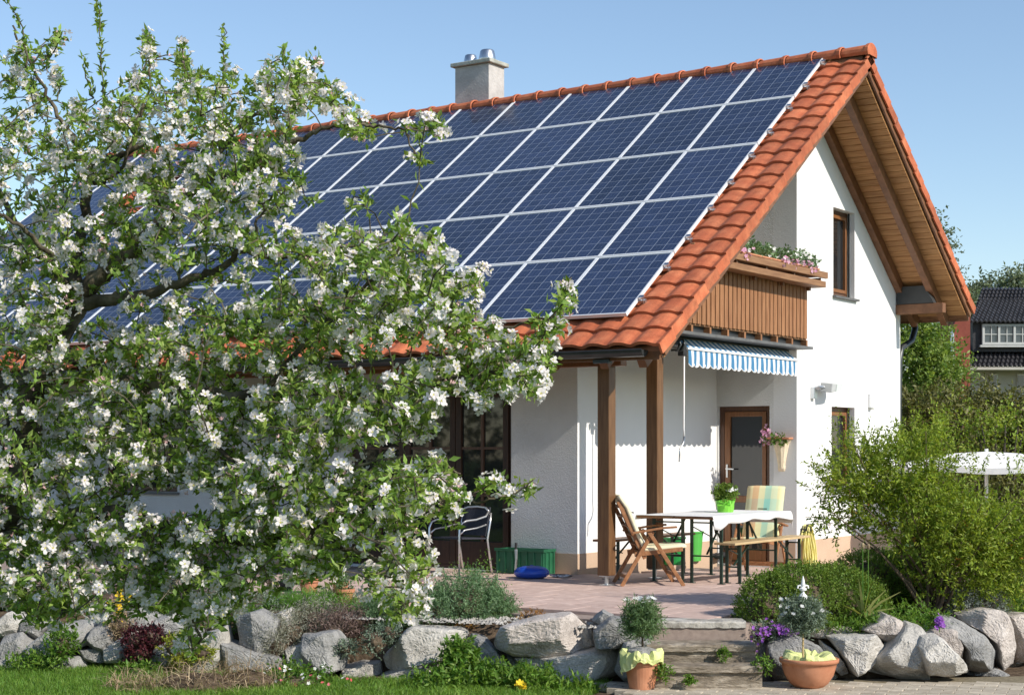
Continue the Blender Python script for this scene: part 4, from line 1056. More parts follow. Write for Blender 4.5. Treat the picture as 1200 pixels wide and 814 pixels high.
stepblock(1.12, 2.10, 13.86, -.6, -.312, M['step_brown'], .258, 3)

def stone(poly, dep, m, parent, seed, thick=.42, tilt=0.0, grow=1.035):
    """one boulder: outline in the wall plane, real thickness, broken facets"""
    rg = np.random.default_rng(seed)
    P = np.array([[(u-600)/FPX*dep, CAM[2] + (HOR-v)/FPX*dep] for u, v in poly]); c = P.mean(0)
    # resample the outline
    Q = []; n = len(P); per = np.array([np.linalg.norm(P[(i+1) % n]-P[i]) for i in range(n)]); tot = per.sum(); cum = np.concatenate([[0], np.cumsum(per)])
    for t in np.linspace(0, tot, 60, endpoint=False):
        i = min(np.searchsorted(cum, t, side='right')-1, n-1); a = (t-cum[i])/max(per[i],1e-6); q = P[i]*(1-a) + P[(i+1) % n]*a; Q.append(q)
    Q = np.array(Q); Q = Q*.88 + .06*(np.roll(Q,1,0)+np.roll(Q,-1,0)); Q = c + (Q-c)*grow; N = len(Q)
    size = math.sqrt(tot*tot/16)
    # a convex set of planes gives the front its broken faces
    w_, h_ = np.ptp(Q[:,0]), np.ptp(Q[:,1]); bul = min(.20, .45*min(w_, h_))
    pl = [(rg.uniform(-.30,.10), rg.uniform(.05,.45), -bul)]
    for k in range(5):
        an = rg.uniform(0, 6.283) if k else rg.uniform(-.6, .6)
        st = rg.uniform(.7, 2.2); rad = rg.uniform(.30, .46)*(w_*abs(math.cos(an)) + h_*abs(math.sin(an)))
        pl.append((st*math.cos(an), st*math.sin(an), -bul - st*rad*.75 + bul*.45))
    rings = [(.72, thick), (.94, thick*.75), (1.0, thick*.45), (1.0, .10), (.985, None), (.96, None), (.92, None), (.87, None), (.82, None), (.76, None), (.69, None), (.62, None), (.54, None), (.46, None), (.37, None), (.28, None), (.18, None), (.08, None)]
    fr = rg.normal(size=(9,3)); ph = rg.uniform(0, 6.3, 9)
    def nz(x, z, d):
        s = 0
        for k in range(9): f = (4 + 5.5*k); s += math.sin(f*(fr[k,0]*x + fr[k,1]*z + fr[k,2]*d) + ph[k])/(1 + .9*k)
        return s
    vs = []
    for s, d in rings:
        for q in Q:
            x, z = c + (q-c)*s; o = (q-c)*s
            if d is None:
                dd = max(a*o[0] + b_*o[1] + e for a, b_, e in pl); dd = min(dd, .085) + max(0, s-.9)*.5*.6
            else: dd = d
            k = .009*nz(x, z, dd)*(1 if d is None else 1.6) + rg.normal()*.0022; x += .007*nz(z, dd, x); z += .007*nz(dd, x, z)
            vs.append(vf(x, dep + dd + k + tilt*(z-c[1]) + .10, z))
    fs = []
    for i in range(len(rings)-1):
        for k in range(N): a = i*N+k; b = i*N+(k+1) % N; fs.append((a, b, b+N, a+N))
    fs.append(tuple(range(N))); fs.append(tuple((len(rings)-1)*N+k for k in range(N)))
    mb = MB(); mb.add(vs, fs); o = obj('stone', mb, m, parent)
    return o
def cv(l, ox, oy, k=2.97): return [(ox + x/k, oy + y/k) for x, y in l]
rw = thing('dry_stone_wall', 'pale granite boulder wall right of the steps behind the terracotta bowl', 'stone wall', vf(3.2, 14.6, -.52))
RS = [([(300,640),(330,605),(400,612),(470,640),(495,670),(500,740),(440,772),(330,772),(305,720)],14.50,'rock_grey'),
 ([(415,612),(430,590),(480,578),(600,580),(632,597),(610,618),(480,616)],14.75,'rock_pink'),
 ([(525,622),(600,616),(680,608),(718,650),(690,692),(650,725),(600,748),(575,700),(550,662)],14.45,'rock'),
 ([(640,590),(690,555),(720,533),(775,558),(778,592),(735,640),(690,615)],14.60,'rock_pink'),
 ([(650,742),(668,700),(740,640),(795,570),(840,578),(862,612),(830,645),(845,705),(878,772),(800,772),(700,750)],14.42,'rock'),
 ([(833,650),(850,620),(905,612),(928,642),(1003,712),(1012,738),(930,758),(870,752),(850,710)],14.22,'rock'),
 ([(852,602),(890,584),(960,588),(987,620),(990,690),(960,690),(925,645),(900,614)],14.62,'rock_pink'),
 ([(900,545),(960,548),(1050,600),(1107,660),(1102,730),(1040,738),(1000,735),(990,650),(950,600),(905,580)],14.70,'rock_grey'),
 ([(975,542),(1060,520),(1120,528),(1150,570),(1167,650),(1167,712),(1130,733),(1105,690),(1090,630),(1040,592),(990,568)],15.05,'rock_pink'),
 ([(1140,548),(1188,538),(1240,545),(1260,640),(1240,705),(1172,712),(1162,630)],15.5,'rock_pink'),
 ([(495,638),(540,668),(580,720),(588,747),(560,752),(500,690)],14.55,'rock'),
 ([(1000,742),(1060,730),(1110,732),(1162,752),(1160,760),(1100,756),(1010,756)],14.85,'rock_grey'),
 ([(262,645),(300,638),(302,700),(262,698)],14.55,'rock_grey'),
 ([(440,690),(520,690),(560,760),(500,772),(430,770)],14.6,'rock')]
for i, (p, d, m) in enumerate(RS): stone(cv(p, 800, 540), d, M[m], rw, 100+i)
lw = thing('dry_stone_wall', 'granite boulder wall left of the steps with alpine plants growing over it', 'stone wall', vf(-1.5, 15.0, -.5))
LS = [([(150,722),(138,690),(190,640),(215,600),(245,578),(330,582),(420,588),(440,605),(420,640),(370,650),(355,690),(240,717),(175,738)],14.85,'rock',400),
 ([(545,610),(560,580),(680,550),(740,543),(800,538),(870,588),(888,655),(830,672),(720,690),(600,680),(550,660),(535,640)],14.50,'rock_pink',400),
 ([(610,700),(720,690),(830,670),(900,655),(978,652),(988,690),(962,742),(920,772),(780,768),(660,735)],14.42,'rock',400),
 ([(882,600),(940,553),(1000,558),(1027,600),(1022,640),(960,657),(888,658)],14.30,'rock_grey',400),
 ([(878,560),(915,528),(957,550),(930,577)],14.50,'rock_grey',400),
 ([(1030,640),(1070,628),(1090,660),(1088,705),(1040,690)],14.12,'rock_grey',400),
 ([(115,765),(240,715),(342,704),(332,732),(230,772),(150,785)],14.72,'rock',400),
 ([(-5,725),(60,710),(130,713),(135,750),(60,782),(0,765)],14.9,'rock',400),
 ([(425,645),(450,608),(500,622),(535,665),(562,700),(592,732),(560,745),(480,695),(440,690)],14.72,'rock_grey',400),
 ([(430,690),(480,690),(560,745),(600,760),(520,790),(420,770)],14.95,'rock_grey',400),
 ([(580,690),(620,690),(660,740),(640,775),(590,760)],14.65,'rock_grey',400),
 ([(0,620),(60,608),(97,640),(92,670),(40,680),(-10,682)],15.45,'rock_grey',0),
 ([(-8,560),(20,538),(60,558),(72,602),(0,612)],15.6,'rock',0),
 ([(98,655),(180,590),(250,570),(302,580),(292,642),(210,662),(130,675)],15.4,'rock_grey',0),
 ([(300,640),(320,590),(360,573),(397,600),(392,642),(340,662)],15.35,'rock_grey',0),
 ([(418,530),(480,523),(542,550),(532,592),(450,592),(423,570)],15.45,'rock_grey',0),
 ([(538,550),(600,538),(632,570),(612,602),(558,602)],15.45,'rock_grey',0),
 ([(378,642),(440,600),(472,600),(462,642),(420,664)],15.3,'rock',0),
 ([(268,662),(350,654),(357,697),(288,697)],15.3,'rock_grey',0),
 ([(353,660),(432,664),(432,702),(368,708)],15.2,'rock',0),
 ([(508,682),(550,650),(602,660),(612,702),(530,722)],15.1,'rock_grey',0),
 ([(690,622),(770,598),(782,652),(762,722),(690,722),(638,685)],15.1,'rock',0),
 ([(825,560),(900,533),(952,560),(948,622),(920,672),(848,672)],15.2,'rock_grey',0),
 ([(955,542),(1000,528),(1012,580),(968,602)],15.4,'rock',0),
 ([(300,540),(360,498),(422,500),(412,562),(340,572)],15.6,'rock',0),
 ([(1055,620),(1160,608),(1190,650),(1182,722),(1100,732),(1058,692)],15.0,'rock_grey',0),
 ([(998,662),(1055,640),(1082,722),(1008,712)],15.05,'rock',0),
 ([(178,452),(250,428),(262,472),(200,492)],15.9,'rock_pink',0),
 ([(600,610),(680,600),(700,640),(640,690),(600,690)],15.25,'rock_grey',0),
 ([(990,640),(1050,625),(1095,650),(1130,700),(1110,770),(1000,775),(960,740)],14.12,'rock_grey',400),
 ([(0,690),(60,690),(70,720),(20,730),(-10,720)],15.3,'rock_grey',0),
 ([(160,700),(260,690),(280,720),(240,740),(160,735)],15.25,'rock_grey',0),
 ([(60,560),(110,545),(150,575),(120,620),(70,620)],15.6,'rock_grey',0),
 ([(780,640),(850,660),(930,680),(1000,700),(990,760),(860,770),(770,740)],15.1,'rock_grey',0)]
for i, (p, d, m, ox) in enumerate(LS): stone(cv(p, ox, 540), d - (0 if ox else .14), M[m], lw, 300+i, grow=1.03 if ox else 1.22)
# loose gravel between wall and terrace
r0 = np.random.default_rng(21); mb = MB()
for _ in range(2600):
    la = r0.uniform(-1.6, 1.15); de = r0.uniform(14.75, 15.95) - .36*la; s = r0.uniform(.008,.030); p = vf(la, de, -.075 + s*.5)
    q = [p + s*np.array(v)*r0.uniform(.6,1.2,3) for v in ((1,0,0),(0,1,0),(-1,0,0),(0,-1,0),(0,0,.7))]; mb.add(q, [(0,1,4),(1,2,4),(2,3,4),(3,0,4)])
stuff(tag(obj('gravel', mb, M['rock'], None, loc=vf(0,15.3,-.1)), 'loose grey gravel between the boulder wall and the terrace', 'gravel'))

# ================================================================== POTTED STANDARDS BY THE STEPS
def cloth_collar(c, r, z, parent, seed, drop=.10, m='cloth_yellow', k=5):
    rg = np.random.default_rng(seed); mb = MB(); n = 40; vs = []; fs = []; ph = rg.uniform(0, 6.3, 4)
    prof = [(.45,.02),(.75,.05),(.97,.055),(1.08,.02),(1.12,-.35),(1.10,-.75),(1.12,-1.0)]
    for i, (rr, zz) in enumerate(prof):
        for j in range(n):
            a = 2*math.pi*j/n; w = max(0, math.sin(2*a + ph[0]))**.6*(.7 + .3*math.sin(a + ph[2])) - .12; w2 = math.sin(6*a + ph[1] + zz*2)*.7 + math.sin(13*a + ph[3] - zz*4)*.55 + math.sin(23*a - zz*7)*.3
            q = r*rr*(1 + .075*w2*(i > 0)); h = zz if zz > 0 else 0; d = 0 if zz > 0 else zz*drop*(.25 + .9*w)
            vs.append((c[0]+q*math.cos(a), c[1]+q*math.sin(a), z + h + d + .018*w2))
    for i in range(len(prof)-1):
        for j in range(n): a = i*n+j; b = i*n+(j+1) % n; fs.append((a, b, b+n, a+n))
    mb.add(vs, fs); o = obj('cloth', mb, M[m], parent); s = o.modifiers.new('thick', 'SOLIDIFY'); s.thickness = .003; return o
c = gp(752, 806, -.5); c[2] = -.5
pA = thing('potted_daisy', 'young daisy standard in a terracotta pot draped with yellow cloth', 'potted plant', c)
obj('pot', MB().lathe(c, [(.105,.0),(.142,.20),(.153,.202),(.160,.262),(.148,.262),(.135,.20)], 32), M['terracotta'], pA)
obj('soil', MB().lathe(c, [(.135,.22),(.135,.23)], 20), M['soil'], pA)
cloth_collar(c, .160, c[2]+.262, pA, 4, .23)
stn = ap(757, 765, c @ FW - CAM @ FW); obj('stone', MB().lathe((c[0]+.01,c[1]-.02,c[2]+.27), [(.10,0),(.13,.03),(.12,.06),(.06,.08)], 12), M['rock_grey'], pA)
obj('stem', MB().tube([c+np.array([0,0,.24]), c+np.array([.008,0,.36]), c+np.array([0,.01,.45])], [.012,.010,.008], 8), M['twig'], pA)
cc = c + np.array([0,0,.56]); sprig_mesh('leaves', M['daisy_leaf'], pA, 31, [((cc[0],cc[1],cc[2]),(.125,.125,.13),1)], 480, .105, 12, .045, .008, shell=.1, upb=.7, jit=.4)
r0 = np.random.default_rng(4); a = r0.uniform(0,6.3,16); p = np.stack([cc[0]+.16*np.cos(a)*r0.uniform(.3,1,16), cc[1]+.16*np.sin(a)*r0.uniform(.3,1,16), cc[2]+r0.uniform(.15,.21,16)],1)
V, F = flower_geo(r0, p, r0.normal(size=(16,3))*.4+np.array([.3,-.5,1]), .026, npet=9, cup=.1); npmesh('blooms', V, F, M['petal_white'], pA, kind='stuff')
c = gp(948, 804, -.5); c[2] = -.5
pB = thing('potted_daisy', 'round daisy standard with white finial stake in a wide terracotta bowl', 'potted plant', c)
obj('bowl', MB().lathe(c, [(.12,.0),(.16,.03),(.205,.10),(.228,.175),(.232,.205),(.248,.208),(.252,.238),(.238,.245),(.222,.235),(.20,.15)], 36), M['terracotta'], pB, smooth=True)
obj('soil', MB().lathe(c, [(.215,.20),(.21,.215)], 20), M['soil'], pB)
cloth_collar(c, .20, c[2]+.225, pB, 9, .03, k=7)
sx = c + np.array([-.05*_c, -.05*_s, 0]); obj('stem', MB().tube([sx+np.array([0,0,.2]), sx+np.array([.0,0,.42]), sx+np.array([-.01,0,.50])], [.010,.009,.008], 8), M['bench_wood'], pB)
cc = sx + np.array([-.01,0,.60]); sprig_mesh('leaves', M['greygreen'], pB, 33, [((cc[0],cc[1],cc[2]),(.14,.14,.11),1)], 900, .085, 12, .036, .008, shell=.15, upb=.3, jit=.4)
a = r0.uniform(0,6.3,15); p = np.stack([cc[0]+.18*np.cos(a), cc[1]+.18*np.sin(a), cc[2]+r0.uniform(-.02,.14,15)],1)
V, F = flower_geo(r0, p, r0.normal(size=(15,3))*.3+np.array([.5,-.7,.5]), .020, npet=9, cup=.1); npmesh('blooms', V, F, M['petal_white'], pB, kind='stuff')
fx = sx + np.array([0,0,-.27]); fz = c[2]
fin = MB(); fin.tube([fx+np.array([0,0,.75]), fx+np.array([0,0,1.0])], .007, 8); obj('stake', fin, M['white_paint'], pB)
fin = MB(); fin.lathe(fx, [(.008,.985),(.034,1.01),(.036,1.035),(.012,1.06),(.010,1.075),(.030,1.085),(.030,1.10),(.010,1.11),(.018,1.13),(.012,1.17),(.002,1.205)], 14)
for s in (-1, 1): q = fx + RT*.0; fin.tube([q+np.array([0,0,1.105]), q+RT*s*.025+np.array([0,0,1.125]), q+RT*s*.042+np.array([0,0,1.12]), q+RT*s*.045+np.array([0,0,1.10])], .008, 6)
obj('finial', fin, M['white_paint'], pB)
# pots at the terrace edge behind the tree
for lb, u, v, r, h, m in (('low terracotta pot on the terrace edge under the apple tree',362,694,.105,.15,'terracotta'),('small terracotta pot nearest the lavender on the terrace edge',399,695.5,.085,.13,'terracotta'),('black plastic plant pot on the terrace edge',336,692,.08,.10,'black'),('terracotta saucer pot at the terrace edge behind white blossoms',403,706,.10,.14,'terracotta')):
    c = gp(u, v); pt = thing('plant_pot', lb, 'plant pot', c)
    obj('pot', MB().lathe(c, [(r*.75,0),(r*.95,h*.75),(r*1.08,h*.76),(r*1.1,h),(r*.96,h),(r*.9,h*.7)], 24), M[m], pt); sprig_mesh('leaves', M['daisy_leaf'], pt, int(u), [((c[0],c[1],c[2]+h+.02),(r*.8,r*.8,.05),1)], 60, .07, 6, .03, .014, shell=.2, upb=1)

# ================================================================== GARDEN PLANTS
def plant(name, lb, cat, base, group=None): return thing(name, lb, cat, base, group)
def hedge(lb, blobs, n, base, seed, m='box_leaf', L=.023, W=.013, cat='shrub', name='box_shrub'):
    t = plant(name, lb, cat, base); blob_core('foliage_core', blobs, M['twig'], t, seed, .72)  # solid dark core added inside to stop see-through between the leaves
    sprig_mesh('leaves', M[m], t, seed, blobs, n, .075, 9, L, W, shell=.86, upb=.55, jit=.35, spread=.75, zmin=-.12); return t
B = lambda u, v, dep, rl, rz, rd=None, w=1: (tuple(ap(u, v, dep)), (rl, rd or rl, rz), w)
hedge('rounded box bush beside the top step', [B(905,718,14.95,.30,.34), B(940,708,15.1,.38,.35,.4,1.3), B(975,708,15.3,.40,.34,.42,1.3), B(1000,715,15.4,.30,.32)], 7800, vf(2.7,15.1,-.08), 41)
hedge('darker box bush behind the tall dry flower stalks', [B(1020,690,16.3,.40,.36,.45), B(1055,690,16.4,.42,.36,.45), B(1080,700,16.2,.36,.34)], 6000, vf(3.6,16.3,-.08), 42)
# large bush at the right
bb = ap(1092, 722, 15.6)
bu = plant('leafy_bush', 'tall loose yellow green bush in front of the gable wall', 'bush', bb)
stems = MB(); rs_ = random.Random(12); tips = []
BT = [(985,548),(1000,520),(1030,540),(1060,530),(1085,505),(1105,500),(1130,592),(1160,595),(1190,592),(1010,590),(975,600),(990,620),(1130,600),(1170,620),(1200,600),(1060,580),(1100,560),(1215,590),(1230,610),(1045,560),(1150,590)]
for u, v in BT:
    de = 15.6 + rs_.uniform(-.55,.55); tip = ap(u, v, de); a = bb + np.array([rs_.uniform(-.1,.1), rs_.uniform(-.1,.1), 0]); mid = a*.45 + tip*.55 + np.array([0,0,.12]) ; m1 = a*.75+tip*.25 + np.array([0,0,.10])
    stems.tube([a, m1, mid, tip], [.018,.013,.009,.004], 6); tips.append(tip)
obj('stem', stems, M['twig'], bu)
bl = [B(1010,560,15.6,.26,.24,.4,.9), B(1050,560,15.6,.32,.28,.5,1.2), B(1078,548,15.6,.26,.32,.5,1.1), B(1122,622,15.5,.34,.25,.5,1.3), B(1170,634,15.7,.34,.25,.5,1.3), B(1210,628,15.8,.30,.28,.5,1.0), B(1080,610,15.5,.38,.30,.5,1.5), B(1130,640,15.5,.40,.30,.5,1.3), B(1185,660,15.7,.36,.28,.5,1.2), B(1110,672,15.6,.30,.26,.45,.8), B(1150,670,15.7,.3,.26,.45,.8), B(988,585,15.5,.20,.28,.3,.45), B(1020,600,15.5,.24,.16,.3,.5)]
sprig_mesh('leaves', M['bush_leaf'], bu, 44, bl, 2300, .25, 17, .047, .019, shell=.5, upb=.75, jit=.45, out=.75, spread=.7)
sprig_mesh('top_shoots', M['bush_leaf'], bu, 45, [B(1100,510,15.6,.10,.14,.2,.6), B(1088,530,15.6,.18,.14,.3), B(1142,565,15.6,.05,.06,.2,.3), B(1192,562,15.7,.06,.06,.2,.3), B(1000,530,15.6,.16,.12,.25), B(1025,545,15.6,.16,.10,.25)], 110, .32, 17, .042, .016, shell=.1, upb=1.3, jit=.3, out=.3)
sprig_mesh('side_shoots', M['bush_leaf'], bu, 46, [B(980,590,15.4,.12,.25,.2), B(975,615,15.4,.10,.08,.2,.4), B(1020,612,15.4,.25,.04,.2,.5), B(1050,625,15.4,.12,.04,.2,.3), B(962,560,15.4,.06,.05,.1,.2)], 70, .22, 12, .046, .018, shell=.1, upb=-.1, jit=.6, out=1.0)
sprig_mesh('orange_leaves', M['bush_leaf_orange'], bu, 47, bl, 130, .10, 5, .04, .016, shell=.5, upb=.5)
# tall allium-like plant
pb = ap(1012, 722, 14.85); tp = plant('stalk_plant', 'strappy green plant with two tall dry flower stalks', 'plant', pb)
r0 = np.random.default_rng(51); d = np.array([[-.5,0,.9],[.75,.1,.6],[-.15,-.2,1],[.25,.1,1],[.5,-.2,.8],[-.3,.2,.9],[.1,-.3,.9],[.9,.0,.35],[-.7,-.1,.5]]); d = np.array([RT*x[0] + FW*x[1] + UP*x[2] for x in d])
V, F = blade_geo(r0, np.repeat(pb[None], 9, 0), d, np.array([.30,.42,.40,.36,.34,.3,.28,.3,.22]), .030, .2); npmesh('leaves', V, F, M['blade_pale'], tp, kind='stuff')
sk = MB()
for u, w in ((1011,640),(1017.5,641)): sk.tube([pb, ap(u, 690, 14.85), ap(u, w, 14.85)], [.007,.006,.005], 6)
obj('stalk', sk, M['perennial'], tp); hd = MB()
for u, w in ((1011,640),(1017.5,641)): p = ap(u, w, 14.85); hd.lathe(p, [(.004,-.02),(.016,0),(.017,.02),(.008,.035)], 8)
obj('seed_head', hd, M['dry'], tp)
def mound(name, lb, cat, blobs, n, m, base, seed, L=.03, W=.008, slen=.09, nl=9, core=True, **kw):
    t = plant(name, lb, cat, base)
    if core: blob_core('foliage_core', blobs, M['twig'], t, seed, .66)  # added solid fill behind the leaves, closes the view through the clump
    a = dict(shell=.55, upb=.8, jit=.35); a.update(kw); sprig_mesh('leaves', M[m], t, seed, blobs, n, slen, nl, L, W, **a); return t
def blooms(t, pos, spread, n, rad, m, seed, ax=(.4,-.6,.7), npet=5):
    r = np.random.default_rng(seed); p = np.asarray(pos) + r.normal(size=(n,3))*np.asarray(spread)
    V, F = flower_geo(r, p, r.normal(size=(n,3))*.5 + np.array(ax), rad, npet); npmesh('blooms', V, F, M[m], t, kind='stuff')
mound('silver_plant', 'silvery white cushion plant above the big leaning boulder', 'plant', [B(1125,712,15.7,.22,.14), B(1150,712,15.8,.22,.14)], 900, 'silver', vf(4.2,15.7,-.1), 61, .03, .007)
mound('grass_clump', 'green grassy clump at the right end of the boulder wall', 'plant', [B(1170,708,16.1,.24,.20), B(1198,706,16.3,.28,.20)], 420, 'perennial', vf(4.7,16.2,-.1), 62, .14, .010, .12, 5, upb=1.3)
mound('dark_shrub', 'dark wine red shrub half hidden behind the leafy bush', 'shrub', [B(1188,664,17.2,.30,.26)], 380, 'darkred', vf(5.2,17.2,-.1), 63, .045, .02, .15)
mound('grey_shrub', 'grey green low shrub at the right picture edge', 'shrub', [B(1195,685,17.0,.35,.20)], 420, 'greygreen', vf(5.2,17,-.1), 64, .03, .01, .12)
t = mound('ground_cover', 'short green ground cover in front of the box bushes', 'plant', [B(985,735,14.95,.22,.05), B(1020,733,14.9,.25,.06), B(1060,728,15.0,.35,.10), B(1085,735,14.9,.2,.06)], 560, 'perennial', vf(3.0,14.9,-.1), 65, .06, .014, .10, 6, core=False, upb=1.3)
t = plant('purple_flower', 'single purple flower between two right hand boulders', 'flower', ap(1101,735,14.6)); blooms(t, ap(1101,728,14.6), (.02,.02,.03), 26, .022, 'petal_purple', 66); obj('stem', MB().tube([ap(1101,740,14.6), ap(1101,728,14.6)], .004, 5), M['perennial'], t)
t = mound('aubrieta', 'purple flowering aubrieta spilling beside the top step', 'plant', [B(893,742,14.6,.10,.09), B(915,738,14.65,.14,.05)], 260, 'greygreen', vf(2.2,14.6,-.2), 67, .025, .01, .06, 6)
blooms(t, ap(915,737,14.55), (.10,.05,.02), 150, .016, 'petal_purple', 68); blooms(t, ap(893,742,14.5), (.05,.05,.05), 40, .014, 'petal_purple', 69)
for i, (u, v, de, s, lb) in enumerate(((848,767,14.06,.035,'weed tuft growing on the lowest step tread'),(779,788,13.78,.06,'leafy weed beside the cloth draped pot'),(894,780,13.9,.07,'green weed between lowest step and boulder'),(808,798,13.80,.02,'tiny weed at the foot of the lowest step'))):
    mound('weed', lb, 'weed', [B(u, v, de, s, s*.9)], 60, 'perennial', ap(u, v+8, de), 70+i, .030, .014, .04, 5, core=False)
# left bed
t = mound('rosemary_bush', 'feathery blue green bush behind the left boulder wall', 'bush', [B(500,722,15.6,.40,.25,.35), B(545,712,15.6,.38,.29,.35), B(572,722,15.6,.22,.20,.25), B(460,724,15.6,.28,.18)], 2900, 'rosemary', vf(-.8,15.7,-.1), 81, .04, .009, .13, 13, shell=.5, upb=.9)
mound('cushion_grass', 'bright green cushion of fine grass near the terracotta pots', 'plant', [B(365,712,16.2,.34,.14), B(395,716,16.1,.24,.12), B(335,716,16.2,.2,.10)], 1300, 'bright_cushion', vf(-2,16.5,-.1), 82, .08, .006, .08, 6, upb=1.3)
mound('lavender', 'pale grey lavender clump hanging over the left boulders', 'plant', [B(340,745,15.3,.24,.18), B(372,728,15.5,.24,.14), B(325,762,15.1,.16,.16)], 720, 'lavender', vf(-2,15.3,-.2), 83, .04, .008, .16, 9, upb=1.2, shell=.3)
mound('heather', 'brown pink heather clump right of the lavender', 'plant', [B(388,742,15.3,.22,.14), B(410,732,15.4,.2,.12)], 520, 'heather', vf(-1.6,15.3,-.2), 84, .035, .008, .15, 9, upb=1.2, shell=.3)
mound('trailing_plant', 'grey green trailing cushion plant left of the largest boulder', 'plant', [B(440,752,14.85,.11,.14,.12), B(455,742,14.9,.10,.10,.1), B(405,760,14.9,.10,.05,.1)], 420, 'greygreen', vf(-1.2,14.9,-.3), 85, .022, .012, .06, 6)
mound('trailing_plant', 'small dry trailing cushion between the two large boulders', 'plant', [B(572,772,14.75,.08,.10,.1), B(552,760,14.8,.09,.06,.1)], 240, 'greygreen', vf(-.3,14.8,-.35), 86, .02, .01, .05, 6)
mound('sedum', 'reddish sedum tuft on top of the pale flat boulder', 'plant', [B(624,723,15.1,.12,.05,.12), B(548,735,15.3,.10,.05,.1)], 220, 'bush_leaf_orange', vf(0,15.1,-.1), 87, .022, .009, .04, 5)
mound('fine_twig_plant', 'thin twiggy plant with small dark leaves above the feathery bush', 'plant', [B(560,685,15.9,.18,.16,.15)], 60, 'perennial', vf(-.4,15.9,-.1), 88, .03, .012, .22, 7, core=False, upb=.8)
mound('grey_mound', 'smooth grey green mound plant between left boulders', 'plant', [B(173,703,15.75,.20,.18,.2), B(160,712,15.7,.16,.14,.2)], 900, 'greygreen', vf(-3.4,15.7,-.2), 89, .022, .010, .04, 6, shell=.8)
t = mound('yellow_alyssum', 'yellow flowering clump with brown stems among left boulders', 'plant', [B(140,735,15.3,.10,.14,.1)], 160, 'dry', vf(-3.6,15.3,-.25), 90, .03, .012, .08, 6, upb=1.2)
blooms(t, ap(146,697,15.3), (.04,.04,.025), 70, .016, 'petal_yellow', 91); blooms(t, ap(138,710,15.3), (.03,.04,.045), 60, .016, 'petal_yellow', 92)
mound('dark_red_plant', 'dark wine red trailing plant on the left boulder wall', 'plant', [B(160,752,15.05,.14,.12,.12), B(178,748,15.05,.12,.10,.12), B(165,766,15.0,.12,.08,.12)], 420, 'darkred', vf(-3.3,15.05,-.35), 93, .03, .018, .06, 6)
mound('euphorbia', 'lime yellow euphorbia in front of the left boulders', 'plant', [B(205,758,14.8,.12,.12,.12), B(235,765,14.8,.14,.06,.12), B(212,776,14.8,.10,.05,.1)], 300, 'euphorbia', vf(-2.9,14.8,-.45), 94, .028, .016, .06, 6)
mound('leafy_plant', 'light green leafy plant at the foot of the left boulders', 'plant', [B(73,757,15.0,.10,.13,.10)], 110, 'perennial', vf(-4.1,15.0,-.45), 95, .06, .018, .10, 6, upb=1.0)
mound('leafy_plant', 'bushy green perennial below the largest left boulder', 'plant', [B(548,795,14.3,.26,.13,.2), B(512,806,14.2,.20,.07,.2), B(590,802,14.2,.20,.10,.2), B(540,772,14.45,.10,.10,.1)], 640, 'perennial', vf(-.4,14.35,-.5), 96, .065, .022, .12, 7, upb=.9, core=False)
mound('leafy_plant', 'low green perennial under the flat pale boulder', 'plant', [B(625,800,14.1,.18,.08,.2), B(665,811,14.0,.25,.04,.2)], 300, 'perennial', vf(.3,14.3,-.5), 97, .06, .02, .11, 7, upb=.9, core=False)
mound('leafy_plant', 'low green perennial at the foot of the wall by the lawn', 'plant', [B(40,777,15.0,.30,.03,.2), B(165,787,14.8,.2,.04,.2)], 220, 'perennial', vf(-4.3,15.1,-.5), 98, .05, .018, .09, 6, upb=1, core=False)
mound('creeping_plant', 'creeping green cushion behind the leftmost boulders', 'plant', [B(60,708,16.4,.5,.13,.3), B(10,703,16.5,.4,.13,.3)], 800, 'perennial', vf(-4.6,16.0,-.1), 103, .04, .016, .08, 6, core=False)
mound('creeping_plant', 'creeping grey green cushion between alyssum and lavender', 'plant', [B(240,718,15.9,.45,.16,.3), B(290,712,16.1,.4,.14,.3)], 900, 'greygreen', vf(-2.9,15.9,-.1), 104, .03, .010, .08, 7, core=False)
mound('creeping_plant', 'leafy green cushion below the yellow alyssum', 'plant', [B(205,725,15.7,.22,.10,.2), B(285,728,15.6,.25,.08,.2)], 420, 'perennial', vf(-3.3,15.5,-.2), 105, .045, .02, .09, 6, core=False)
t = plant('yellow_tulip', 'small yellow flower in the green plants below the wall', 'flower', ap(610,814,13.9)); blooms(t, ap(610,805,13.9), (.02,.02,.025), 14, .032, 'petal_yellow', 99); obj('stem', MB().tube([ap(610,820,13.9), ap(610,806,13.9)], .004, 5), M['perennial'], t)
mound('rose_shrub', 'small shrub with orange and white buds below the heather', 'shrub', [B(352,803,14.2,.26,.09,.25), B(340,796,14.4,.16,.08,.2)], 240, 'perennial', vf(-1.8,14.3,-.5), 100, .04, .02, .12, 6)
blooms(bpy.data.objects['rose_shrub'], ap(365,800,14.0), (.2,.1,.06), 12, .016, 'petal_red', 101); blooms(bpy.data.objects['rose_shrub'], ap(345,790,14.1), (.2,.1,.06), 22, .018, 'petal_white', 102)
t = plant('dry_grass_mound', 'heap of dry straw coloured grass stalks before the boulders', 'dry grass', vf(-2.7,14.2,-.5))
r0 = np.random.default_rng(111); blb = [B(230,806,14.0,.50,.15,.35), B(290,803,14.1,.30,.16,.3), B(165,812,13.9,.35,.09,.3)]
p, d, a_, b_ = sprig_points(r0, blb, 2600, .1, 1, shell=.3, upb=.25, jit=.9, out=.6); V, F = blade_geo(r0, p, d + r0.normal(size=d.shape)*.4, r0.uniform(.12,.30,len(p)), .006, .6); npmesh('stalks', V, F, M['dry'], t, kind='stuff'); blob_core('thatch', blb, M['soil'], t, 5, .85)
